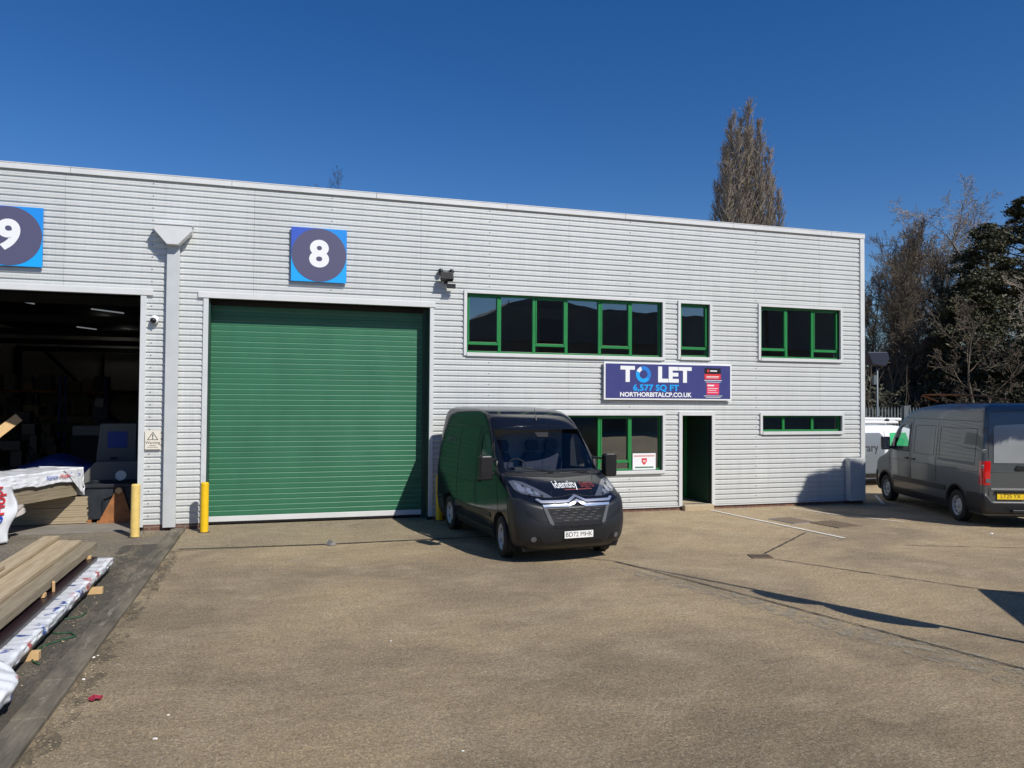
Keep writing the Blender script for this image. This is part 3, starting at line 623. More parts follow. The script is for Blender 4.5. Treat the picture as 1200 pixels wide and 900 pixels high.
for px,py,s,l in ((182,867,.022,'largest pale chip on the bare concrete near the bottom edge'),(197,839,.014,'tiny pale chip just above the largest one on the concrete'),(110,771,.02,'pale chip at the foot of the kerb, lower of the pair'),(115,769,.016,'pale chip at the foot of the kerb, upper of the pair'),(98,797,.018,'ochre chip lying by the kerb above the red wrapper'),(458,752,.015,'pale chip alone in the middle of the yard'),(542,881,.015,'pale chip near the bottom edge, middle of the photo'),(1162,626,.05,'white scrap lying beside the grey van shadow')):
    pebble(px,py,s,M['line'],l)
# grit and leaf litter along the kerb and wall foot: uncountable
g=MB(); gr_=random.Random(11)
def bit(x,y,s,z=.006):
    a=gr_.uniform(0,6.28); g.add([(x+s*math.cos(a+q)*gr_.uniform(.6,1.2),y+s*math.sin(a+q)*gr_.uniform(.6,1.2),z+gr_.uniform(0,s*.6)) for q in (0,1.6,3.1,4.7)],[(0,1,2,3)])
for _ in range(1100): bit(-1.75+abs(gr_.gauss(0,.13)),gr_.uniform(-13,-.2),gr_.uniform(.004,.014))
for _ in range(500): bit(-2.2-abs(gr_.gauss(0,.25)),gr_.uniform(-12,-.3),gr_.uniform(.004,.016),.012)
for _ in range(350): bit(gr_.uniform(-1.6,9),-2.38+gr_.gauss(0,.05),gr_.uniform(.004,.013),.012)
for _ in range(500): bit(gr_.uniform(3.3,14.9),-.06-abs(gr_.gauss(0,.1)),gr_.uniform(.005,.018))
for _ in range(1500): bit(gr_.uniform(-1.5,13),gr_.uniform(-14,-1),gr_.uniform(.003,.009))
for _ in range(260): bit(-2.45+gr_.gauss(0,.12),-.45+gr_.gauss(0,.25),gr_.uniform(.008,.02),.012)
o=g.build('grit',mat('grit_and_leaves',(.38,.31,.19),.9,var=.5,scale=60),fixn=False); o['kind']='stuff'; o['label']='pale grit and dead leaves along the kerb and wall foot'
#__PART2__
# ------------------------------------------------------------------ vans
def pchip(P):
    xs=[p[0] for p in P]; ys=[p[1] for p in P]; n=len(P); h=[xs[i+1]-xs[i] for i in range(n-1)]; d=[(ys[i+1]-ys[i])/h[i] for i in range(n-1)]
    m=[d[0]]+[0 if d[i-1]*d[i]<=0 else 2*d[i-1]*d[i]/(d[i-1]+d[i]) for i in range(1,n-1)]+[d[-1]]
    def f(x):
        if x<=xs[0]: return ys[0]
        if x>=xs[-1]: return ys[-1]
        i=max(k for k in range(n-1) if xs[k]<=x); t=(x-xs[i])/h[i]
        return (2*t**3-3*t*t+1)*ys[i]+(t**3-2*t*t+t)*h[i]*m[i]+(-2*t**3+3*t*t)*ys[i+1]+(t**3-t*t)*h[i]*m[i+1]
    return f
class Hull:
    def __init__(s,L,H,front,rear,half,Rf,n=2.4,rr=.09,z0=.24,mid=None):
        s.L=L;s.H=H;s.yf=pchip(front);s.yr=pchip(rear);s.w=pchip(half);s.Rf=pchip(Rf);s.n=n;s.rr=rr;s.z0=z0;s.mid=mid
    def P(s,u,z):
        sg=1 if u>=0 else -1; u=abs(u); yf,yr,w,Rf,n,rr=s.yf(z),s.yr(z),s.w(z),s.Rf(z),s.n,s.rr
        if u<=1:
            a=u*math.pi/2; x=w*math.sin(a)**(2/n) if a>0 else 0; c=max(0,math.cos(a)); y=yf+Rf*(1-c**(2/n))
        elif u<=2: x=w; y=yf+Rf+(yr-rr-yf-Rf)*(u-1)
        elif u<=3:
            a=(u-2)*math.pi/2; x=w-rr*(1-math.cos(a)); y=yr-rr+rr*math.sin(a)
        else: x=(w-rr)*(4-u); y=yr
        return Vector((sg*x,y,z))
    def front(s,x,z):
        w=s.w(z); t=min(abs(x)/w,.9995); return Vector((x,s.yf(z)+s.Rf(z)*(1-(1-t**s.n)**(1/s.n)),z))
    def side(s,y,z,sg=-1):
        yf,yr,w,Rf=s.yf(z),s.yr(z),s.w(z),s.Rf(z); d=(y-yf)/Rf
        if d<1: d=max(d,.001); x=w*(1-(1-d)**s.n)**(1/s.n)
        elif y>yr-s.rr: t=min(1,(y-yr+s.rr)/s.rr); x=w-s.rr*(1-math.sqrt(max(0,1-t*t)))
        else: x=w
        return Vector((sg*x,y,z))
    def rear(s,x,z):
        w=s.w(z); t=max(0,(abs(x)-(w-s.rr))/s.rr); t=min(t,1); return Vector((x,s.yr(z)-s.rr*(1-math.sqrt(1-t*t)),z))
    def body(s,cutters,mats,parent,name='body'):
        us=[i/14 for i in range(14)]+[1+i/26 for i in range(26)]+[2+i/6 for i in range(6)]+[3,3.33,3.66,4]
        us=us+[-u for u in us[::-1] if 0<u<4]
        zs=[]; z=s.z0
        while z<s.H-.13: zs.append(z); z+=.024
        zs+=[s.H-.13+.13*q for q in (0,.3,.55,.75,.88,.96,1)]
        vs=[];fs=[];n=len(us)
        for z in zs: vs+=[s.P(u,z) for u in us]
        for i in range(len(zs)-1):
            for j in range(n): fs.append((i*n+j,i*n+(j+1)%n,(i+1)*n+(j+1)%n,(i+1)*n+j))
        # crowned roof: shrink rings
        base=(len(zs)-1)*n; c=sum((Vector(vs[base+j]) for j in range(n)),Vector())/n
        for q,dz in ((.8,.012),(.5,.022)):
            vs+=[Vector((v.x*q,c.y+(v.y-c.y)*q,v.z+dz)) for v in (Vector(vs[base+j]) for j in range(n))]
        k=len(zs)-1
        for i in (k,k+1):
            for j in range(n): fs.append((i*n+j,i*n+(j+1)%n,(i+1)*n+(j+1)%n,(i+1)*n+j))
        fs.append(tuple((k+2)*n+j for j in range(n))); fs.append(tuple(range(n-1,-1,-1)))
        mb=MB().add(vs,fs); o=mb.build(name,mats,parent,smooth=True)
        tmp=[]
        for c_ in cutters:
            c_.m=[1]*len(c_.f); co=c_.build('cut',mats,None); 
            if parent: co.parent=parent
            md=o.modifiers.new('b','BOOLEAN'); md.operation='DIFFERENCE'; md.solver='EXACT'; md.object=co; tmp.append(co)
        bpy.context.view_layer.update()
        dg=bpy.context.evaluated_depsgraph_get(); me=bpy.data.meshes.new_from_object(o.evaluated_get(dg)); o.modifiers.clear(); o.data=me; me.name=name
        for t in tmp: bpy.data.objects.remove(t)
        try: me.set_sharp_from_angle(angle=R(32))
        except Exception: pass
        return o
    def shell(s,name,u0,u1,nu,zlo,zhi,nz,off,mat_,parent,thick=.015):
        def fn(a,b):
            u=u0+(u1-u0)*a; z=zlo(u)+(zhi(u)-zlo(u))*b; e=.01; p=s.P(u,z)
            du=s.P(min(u+e,4),z)-s.P(max(u-e,-4),z); dz=s.P(u,z+e)-s.P(u,z-e); nn=du.cross(dz); 
            if nn.length<1e-9: nn=Vector((0,-1,0))
            nn.normalize(); return p+nn*off
        o=sgrid(name,fn,nu,nz,mat_,parent,smooth=True)
        md=o.modifiers.new('solid','SOLIDIFY'); md.thickness=thick; md.offset=-1; return o
def conf(name,poly,fn,off,mat_,parent,step=.06,thick=.02,smooth=True,holes=None):
    bm=bmesh.new(); vs=[bm.verts.new((p[0],p[1],0)) for p in poly]; bm.faces.new(vs); bmesh.ops.triangulate(bm,faces=bm.faces)
    for _ in range(7):
        le=[e for e in bm.edges if e.calc_length()>step]
        if not le: break
        bmesh.ops.subdivide_edges(bm,edges=le,cuts=1); bmesh.ops.triangulate(bm,faces=bm.faces)
    def mp(x,z,o_):
        e=.006; p=fn(x,z); a=fn(x+e,z)-fn(x-e,z); b=fn(x,z+e)-fn(x,z-e); n=a.cross(b)
        if n.length<1e-12: return p
        n.normalize(); ref=p-Vector((0,2.5,1.2))
        if n.dot(ref)<0: n=-n
        return p+n*o_
    bm.verts.ensure_lookup_table(); bm.verts.index_update()
    V=[mp(v.co.x,v.co.y,off) for v in bm.verts]; n=len(V); F=[tuple(v.index for v in f.verts) for f in bm.faces]
    W=[mp(v.co.x,v.co.y,off-thick) for v in bm.verts]; be=[(e.verts[0].index,e.verts[1].index) for e in bm.edges if len(e.link_faces)==1]
    bm.free()
    mb=MB().add(V+W,F+[(a,b,n+b,n+a) for a,b in be]); o=mb.build(name,mat_,parent,smooth=smooth)
    try: o.data.set_sharp_from_angle(angle=R(35))
    except Exception: pass
    return o
def mir(P): return [(-x,z) for x,z in P][::-1]
def line3(name,pts,fn,r,mat_,parent,step=.08,n=5,off=0.0):
    out=[]
    for (a,b),(c,d) in zip(pts,pts[1:]):
        k=max(1,int(math.hypot(c-a,d-b)/step)); out+=[fn(a+(c-a)*i/k,b+(d-b)*i/k) for i in range(k)]
    out.append(fn(*pts[-1])); return MB().tube(out,r,n).build(name,mat_,parent,smooth=True)
def wheel(parent,x,y,r,w,style,steer=0):
    sg=1 if x>0 else -1
    root_m=Matrix.Translation((x,y,r))@Matrix.Rotation(steer,4,'Z')@Matrix.Rotation(R(90)*sg,4,'Y')
    h=w/2; tp=[(r*.62,-h*.9),(r*.70,-h),(r*.88,-h*1.03),(r*.965,-h*.93),(r,-h*.72),(r*1.0,-h*.33),(r*.985,-h*.32),(r*.985,-h*.26),(r,-h*.25),(r,h*.25),(r*.985,h*.26),(r*.985,h*.32),(r,h*.33),(r,h*.72),(r*.965,h*.93),(r*.88,h*1.03),(r*.70,h),(r*.62,h*.9)]
    t=MB().lathe(tp,40,root_m,caps=False).build('wheel',M['rubber'],parent,smooth=True)
    rp=[(r*.64,-h*.8),(r*.66,h*.86),(r*.63,h*.92),(r*.60,h*.80),(r*.57,h*.45),(r*.50,h*.38),(r*.40,h*.55),(r*.27,h*.62),(r*.24,h*.48),(r*.2,h*.5),(r*.17,h*.8),(0,h*.84)]
    MB().lathe(rp,36,root_m).build('rim',M['alloy'],t,smooth=True)
    hb=MB(); nh=10 if style=='steel' else 6
    for i in range(nh):
        q=2*math.pi*i/nh; c=Vector((math.cos(q)*r*.49,math.sin(q)*r*.49,h*.47)); rr_=r*(.055 if style=='steel' else .085)
        hb.lathe([(rr_,0),(rr_*.95,.012),(0,.012)],12,root_m@Matrix.Translation(c))
    hb.build('vent_hole',M['black'],t)
    return t
def arch_cut(y,r,R_,hw):
    out=[]
    for sg in (-1,1):
        a,b=sg*(hw-.30),sg*(hw+.3); poly=ring2d(y,r+.0,R_,40); out.append(MB().prism(poly,'x',min(a,b),max(a,b)))
    return out
def flat_plate(name,cx,cz,w,h,fn,rev,m,parent,txt,tsize,sp=1.0,sx=1.0,off=.0):
    # plate as a slab standing on the surface at its centre
    c=fn(cx,cz); sg=-1 if not rev else 1
    y0=c.y+sg*(.016+off)
    mb=MB().box((cx-w/2,min(y0,y0+sg*.008),cz-h/2),(cx+w/2,max(y0,y0+sg*.008),cz+h/2)); o=mb.build(name,m,parent,bev=.002)
    yt=y0+sg*.0095
    textobj('registration',txt,tsize,(lambda x,z:(cx+x,yt,cz+z)) if not rev else (lambda x,z:(cx-x,yt,cz+z)),M['txt'],o,bold=0,space=sp,sx=sx)
    return o

# ---- black panel van in front of the shutter
H1=Hull(4.96,2.50,
  front=[(.24,.16),(.32,.07),(.45,.02),(.60,0),(.80,.03),(.95,.06),(1.02,.11),(1.08,.19),(1.16,.32),(1.24,.47),(1.31,.63),(1.37,.78),(1.41,.90),(1.60,1.10),(1.85,1.34),(2.06,1.54),(2.18,1.66),(2.30,1.83),(2.40,2.05),(2.47,2.40),(2.50,2.8)],
  rear=[(.24,4.92),(.5,4.96),(1.2,4.95),(2.1,4.88),(2.4,4.80),(2.5,4.60)],
  half=[(.24,.93),(.40,.985),(.75,1.02),(1.10,1.02),(1.35,1.0),(1.6,.975),(1.9,.935),(2.15,.89),(2.32,.86),(2.42,.825),(2.47,.785),(2.50,.71)],
  Rf=[(.24,.42),(.6,.46),(.95,.46),(1.2,.48),(1.38,.40),(1.7,.36),(2.1,.34),(2.4,.38),(2.5,.5)],n=2.7,rr=.10)
van1=empty('panel_van',(4.73,-5.22,0),R(4.5),'black panel van facing the camera between the green shutter and the office window','van'); van1.scale=(1,1,1.012)
ws=[(-.86,1.44),(-.6,1.415),(0,1.40),(.6,1.415),(.86,1.44),(.875,1.50),(.80,1.90),(.755,2.03),(.45,2.065),(0,2.075),(-.45,2.065),(-.755,2.03),(-.80,1.90),(-.875,1.50)]
sw_=[(1.50,1.43),(2.10,1.41),(2.10,2.0),(1.82,2.01),(1.66,1.86)]
sw_q=[(1.24,1.43),(1.43,1.42),(1.60,1.86),(1.585,1.90)]
cut=arch_cut(.95,.35,.415,1.02)+arch_cut(3.98,.35,.415,1.02)
cut.append(MB().prism(ws,'y',-.2,1.75))
cut.append(MB().box((-.86,1.22,.95),(.86,2.55,2.12)))
cut.append(MB().prism(sw_,'x',-1.2,1.2)); cut.append(MB().prism(sw_q,'x',-1.2,1.2))
H1.body(cut,[M['paintb'],M['dark']],van1)
f1=H1.front
conf('windscreen',ws,f1,-.004,M['vglass'],van1,thick=.006)
for sg in (-1,1):
    conf('side_window',sw_,lambda y,z,sg=sg:H1.side(y,z,sg),-.004,M['vglass'],van1,thick=.006)
    conf('side_window',sw_q,lambda y,z,sg=sg:H1.side(y,z,sg),-.004,M['vglass'],van1,thick=.006)
# cabin
cb=MB(); cb.box((-.84,1.35,.98),(.84,2.5,1.0)); cb.build('cabin_floor',M['dark'],van1)
MB().box((-.85,2.46,1.0),(.85,2.5,2.1)).build('bulkhead',M['cabin'],van1)
ds=MB(); ds.prism([(1.08,1.0),(1.08,1.36),(1.3,1.42),(1.55,1.40),(1.62,1.25),(1.6,1.0)],'x',-.82,.82); ds.box((-.62,1.3,1.40),(-.25,1.5,1.47)); ds.build('dashboard',M['dash'],van1,bev=.02)
st=MB(); c=Vector((-.42,1.66,1.42)); 
ring=[c+Matrix.Rotation(R(-28),3,'X')@Vector((.19*math.cos(q*math.pi/12),0,.19*math.sin(q*math.pi/12))) for q in range(25)]
st.tube(ring,.016,6); st.tube([c+Vector((-.18,0,0)),c+Vector((.18,0,0))],.018,6); st.build('steering_wheel',M['black'],van1)
for sx in (-.50,.12,.52):
    s=MB(); s.box((sx-.21,2.0,1.0),(sx+.21,2.38,1.18)); s.prism([(sx-.20,1.15),(sx+.20,1.15),(sx+.22,1.5),(sx+.12,1.66),(sx-.12,1.66),(sx-.22,1.5)],'y',2.22,2.38); s.prism([(sx-.11,1.70),(sx+.11,1.70),(sx+.13,1.82),(sx+.09,1.90),(sx-.09,1.90),(sx-.13,1.82)],'y',2.22,2.33); s.tube([(sx-.05,2.28,1.62),(sx-.05,2.28,1.74)],.012,6); s.tube([(sx+.05,2.28,1.62),(sx+.05,2.28,1.74)],.012,6); s.build('seat',M['seat'],van1,bev=.03)
conf('interior_mirror_mount',[(-.10,1.99),(.10,1.99),(.14,2.07),(-.14,2.07)],f1,.003,M['black'],van1,thick=.03)
# bumper and nose
zt=lambda u:.945+.11*max(0,min(1,(abs(u)-.32)/.33))
bp_=H1.shell('bumper',-1.02,1.02,60,lambda u:.265,zt,12,.012,M['bump'],van1,.03)
MB().prism([(-.86,.2),(.86,.2),(.90,.30),(-.90,.30)],'y',.28,.5).build('valance',M['black'],van1)
conf('grille',[(-.55,.905),(.55,.905),(.50,.80),(.44,.675),(-.44,.675),(-.50,.80)],f1,.020,M['black'],van1,thick=.02)
g=MB(); 
def addp(mb,poly,fn,off,th=.012):
    n=len(poly); a=[fn(x,z)+Vector((0,-off,0)) for x,z in poly]; b=[p+Vector((0,th,0)) for p in a]; mb.add(a+b,[tuple(range(n))]+[(i,(i+1)%n,n+(i+1)%n,n+i) for i in range(n)])
for r_,z in enumerate((.875,.835,.795,.755,.715)):
    w=.5-.035*r_
    k=-w+(.0 if r_%2 else .09)
    while k<w-.05: addp(g,[(k,z-.006),(k+.085,z-.006),(k+.095,z+.006),(k+.01,z+.006)],f1,.030); k+=.18
g.build('grille_mesh',mat('grille_grey',(.075,.075,.08),.4),van1)
for sg in (-1,1):
    q=[(.60,.93),(.545,.93),(.43,.66),(.455,.64),(.50,.665)]
    conf('grille_surround',[(sg*x,z) for x,z in q] if sg>0 else mir(q),f1,.024,mat('satin_grey',(.13,.135,.14),.35,.3),van1,thick=.02)
up_=[(-.70,1.03),(-.62,.98),(-.15,.98),(0,1.052),(.15,.98),(.62,.98),(.70,1.03),(.66,1.04),(.60,1.014),(.165,1.014),(0,1.082),(-.165,1.014),(-.60,1.014),(-.66,1.04)]
lo_=[(-.59,.925),(-.14,.925),(0,.985),(.14,.920),(.59,.925),(.605,.958),(.155,.962),(0,1.022),(-.155,.962),(-.605,.958)]
conf('chrome_bar',up_,f1,.032,M['chrome'],van1,thick=.04); conf('chrome_bar',lo_,f1,.032,M['chrome'],van1,thick=.04)
conf('bumper_slot',[(-.43,.595),(.43,.595),(.43,.637),(-.43,.637)],f1,.016,M['black'],van1,thick=.01)
g=MB()
for i in range(6): addp(g,[(-.40+i*.137,.6),(-.39+i*.137,.6),(-.39+i*.137,.634),(-.40+i*.137,.634)],f1,.024)
g.build('slot_rib',M['bump'],van1)
conf('lower_slot',[(-.50,.325),(.50,.325),(.46,.375),(-.46,.375)],f1,.016,M['black'],van1,thick=.01)
flat_plate('number_plate',0,.485,.52,.112,f1,False,M['plateW'],van1,'BD72 MHK',.105,1.0,.98,.012)
for sg in (-1,1):
    T=(lambda P:P) if sg>0 else mir
    hl=T([(.94,1.285),(.86,1.30),(.74,1.275),(.60,1.20),(.47,1.12),(.385,1.062),(.52,1.062),(.72,1.09),(.86,1.12),(.925,1.17)])
    h_=conf('headlight',hl,f1,.012,M['lamp'],van1,thick=.02,step=.04)
    m_=MB()
    for cx,cz,rr_ in ((.83,1.20,.055),(.72,1.165,.045),(.63,1.13,.028),(.86,1.26,.022)): addp(m_,[(sg*(x),z) for x,z in ring2d(cx,cz,rr_,14)],f1,.036)
    m_.build('reflector',M['chrome'],h_)
    m_=MB(); 
    for cx,cz,rr_ in ((.78,1.235,.018),(.67,1.175,.016),(.56,1.10,.016),(.75,1.11,.014)): addp(m_,[(sg*(x),z) for x,z in ring2d(cx,cz,rr_,10)],f1,.038)
    m_.build('lamp_mask',M['black'],h_)
    conf('fog_recess',T([(.52,.70),(.66,.70),(.84,.80),(.86,.85),(.80,.845),(.66,.775)]),f1,.017,M['black'],van1,thick=.012)
    conf('fog_lamp_recess',T([(.58,.36),(.74,.36),(.80,.42),(.76,.47),(.66,.47)]),f1,.017,M['black'],van1,thick=.012)
    conf('fog_lamp',[(sg*x,z) for x,z in ring2d(.745,.425,.042,16)],f1,.021,M['lamp'],van1,thick=.012)
    line3('seam',[(sg*.84,1.415),(sg*.97,1.33)],f1,.004,M['black'],van1)
    line3('seam',[(sg*.50,.30),(sg*.50,.66)],lambda x,z:f1(x,z)+Vector((0,-.012,0)),.003,M['black'],van1)
conf('cowl',[(-.93,1.375),(0,1.335),(.93,1.375),(.88,1.425),(.6,1.405),(0,1.39),(-.6,1.405),(-.88,1.425)],f1,.004,M['black'],van1,thick=.01)
line3('seam',[(-.62,1.075),(-.3,1.068),(0,1.105),(.3,1.068),(.62,1.075)],f1,.004,M['black'],van1)
line3('bonnet_crease',[(-.66,1.36),(-.42,1.2),(-.34,1.09)],f1,.006,M['paintb'],van1); line3('bonnet_crease',[(.66,1.36),(.42,1.2),(.34,1.09)],f1,.006,M['paintb'],van1)
for a,b in (((-.05,1.415),(-.72,1.50)),((.62,1.405),(.0,1.44))):
    w_=MB(); P_=[f1(a[0]+(b[0]-a[0])*i/8,a[1]+(b[1]-a[1])*i/8)+Vector((0,-.02,.006)) for i in range(9)]; w_.tube(P_,.008,5); w_.tube([f1(a[0],a[1]-.03)+Vector((0,-.01,0)),P_[4]+Vector((0,-.015,0))],.009,5); w_.build('wiper',M['black'],van1)
tv,tf=textmb('identity',.145,.0012,align='LEFT'); MB().add([f1(-.26+x,1.235+z)+Vector((0,-.004,.006)) for x,z in tv],tf).build('bonnet_lettering',M['whitep'],van1,fixn=False)
tv,tf=textmb('signs',.145,.0,align='LEFT'); MB().add([f1(.23+x,1.235+z)+Vector((0,-.004,.006)) for x,z in tv],tf).build('bonnet_lettering',mat('dark_red_vinyl',(.20,.03,.03),.4),van1,fixn=False)
g=MB(); addp(g,[(-.1,1.165),(.42,1.165),(.42,1.175),(-.1,1.175)],f1,.008,.002); g.build('bonnet_strapline',mat('dim_red_vinyl',(.25,.06,.05),.4),van1)
a_=MB(); p=f1(.0,2.28); a_.lathe([(.02,0),(.018,.03),(.006,.09),(.004,.26),(0,.262)],10,Matrix.Translation(p)@Matrix.Rotation(R(-20),4,'X')); a_.build('aerial',M['black'],van1)
line3('roof_lip',[(-.80,2.13),(-.4,2.175),(0,2.185),(.4,2.175),(.80,2.13)],f1,.006,M['paintb'],van1)
def side_details(Hh,van,sg,seams,m=None,r=.0045):
    for s_ in seams: line3('seam',s_,lambda y,z:Hh.side(y,z,sg),r,M['black'],van)
for sg in (-1,1):
    side_details(H1,van1,sg,[[(1.05,.75),(1.15,1.30),(1.62,1.95),(1.80,2.10),(2.22,2.10),(2.25,1.2),(2.22,.62),(1.42,.5)],[(2.32,2.15),(2.34,.5)],[(3.45,2.15),(3.45,.78)],[(2.2,2.17),(4.8,2.13)],[(2.2,1.12),(4.9,1.12)]])
    S=lambda y,z,sg=sg:H1.side(y,z,sg)
    conf('rubbing_strip',[(1.44,.60),(3.52,.60),(3.52,.68),(1.46,.68)],S,.012,M['bump'],van1,thick=.02)
    conf('rubbing_strip',[(4.42,.60),(4.86,.60),(4.86,.68),(4.42,.68)],S,.012,M['bump'],van1,thick=.02)
    conf('sill',[(1.40,.25),(3.55,.25),(3.55,.40),(1.40,.40)],S,.008,M['bump'],van1,thick=.02)
    conf('rear_bumper_corner',[(4.42,.25),(4.85,.25),(4.85,.58),(4.40,.58)],S,.01,M['bump'],van1,thick=.02)
    conf('door_handle',[(2.03,1.16),(2.18,1.16),(2.18,1.20),(2.03,1.20)],S,.03,M['black'],van1,thick=.03)
    conf('sill_trim',[(1.48,1.36),(2.10,1.34),(2.12,2.02),(2.14,2.02),(2.14,1.32),(1.48,1.335)],S,.006,M['black'],van1,thick=.01)
    # mirrors on two arms
    m_=MB(); cx=sg*1.21; m_.prism([(cx-.105,1.28),(cx+.105,1.28),(cx+.12,1.33),(cx+.12,1.66),(cx+.09,1.70),(cx-.09,1.70),(cx-.12,1.66),(cx-.12,1.33)],'y',1.10,1.27); mo=m_.build('wing_mirror',M['black'],van1,bev=.025)
    MB().tube([(sg*.94,1.32,1.40),(sg*1.12,1.2,1.36)],.024,8).build('mirror_arm',M['bump'],mo); MB().tube([(sg*.94,1.36,1.62),(sg*1.12,1.2,1.60)],.022,8).build('mirror_arm',M['bump'],mo)
    g_=MB(); g_.box((cx-.10,1.272,1.30),(cx+.10,1.276,1.68)); g_.build('mirror_glass',M['chrome'],mo)
    a_=MB(); a_.prism([(1.22,1.36),(1.44,1.36),(1.44,1.52),(1.30,1.60)],'x',sg*.955-.02,sg*.955+.03); a_.build('mirror_base',M['black'],van1,bev=.01)
    for y in (.95,3.98): wheel(van1,sg*.90,y,.345,.215,'cap',R(-8) if y<2 else 0)
    ar=[(y_,z_) for y_,z_ in ring2d(.95,.35,.43,48) if z_>.45]; 
tv,tf=textmb('identity',.20,-.0,align='LEFT'); MB().add([H1.side(4.35-x,1.86+z,-1)+Vector((-.006,0,0)) for x,z in tv],tf).build('side_lettering',mat('dim_grey_vinyl',(.16,.17,.17),.5),van1,fixn=False)
u_=MB(); u_.box((-.75,.6,.2),(.75,4.5,.26)); u_.tube([(-.8,.95,.345),(.8,.95,.345)],.05); u_.tube([(-.8,3.98,.345),(.8,3.98,.345)],.06); u_.build('underbody',M['black'],van1)
for sg in (-1,1):
    conf('rear_lamp',[(sg*.84,.85),(sg*.96,.85),(sg*.93,1.5),(sg*.84,1.5)],H1.rear,.008,M['redlamp'],van1,thick=.01)

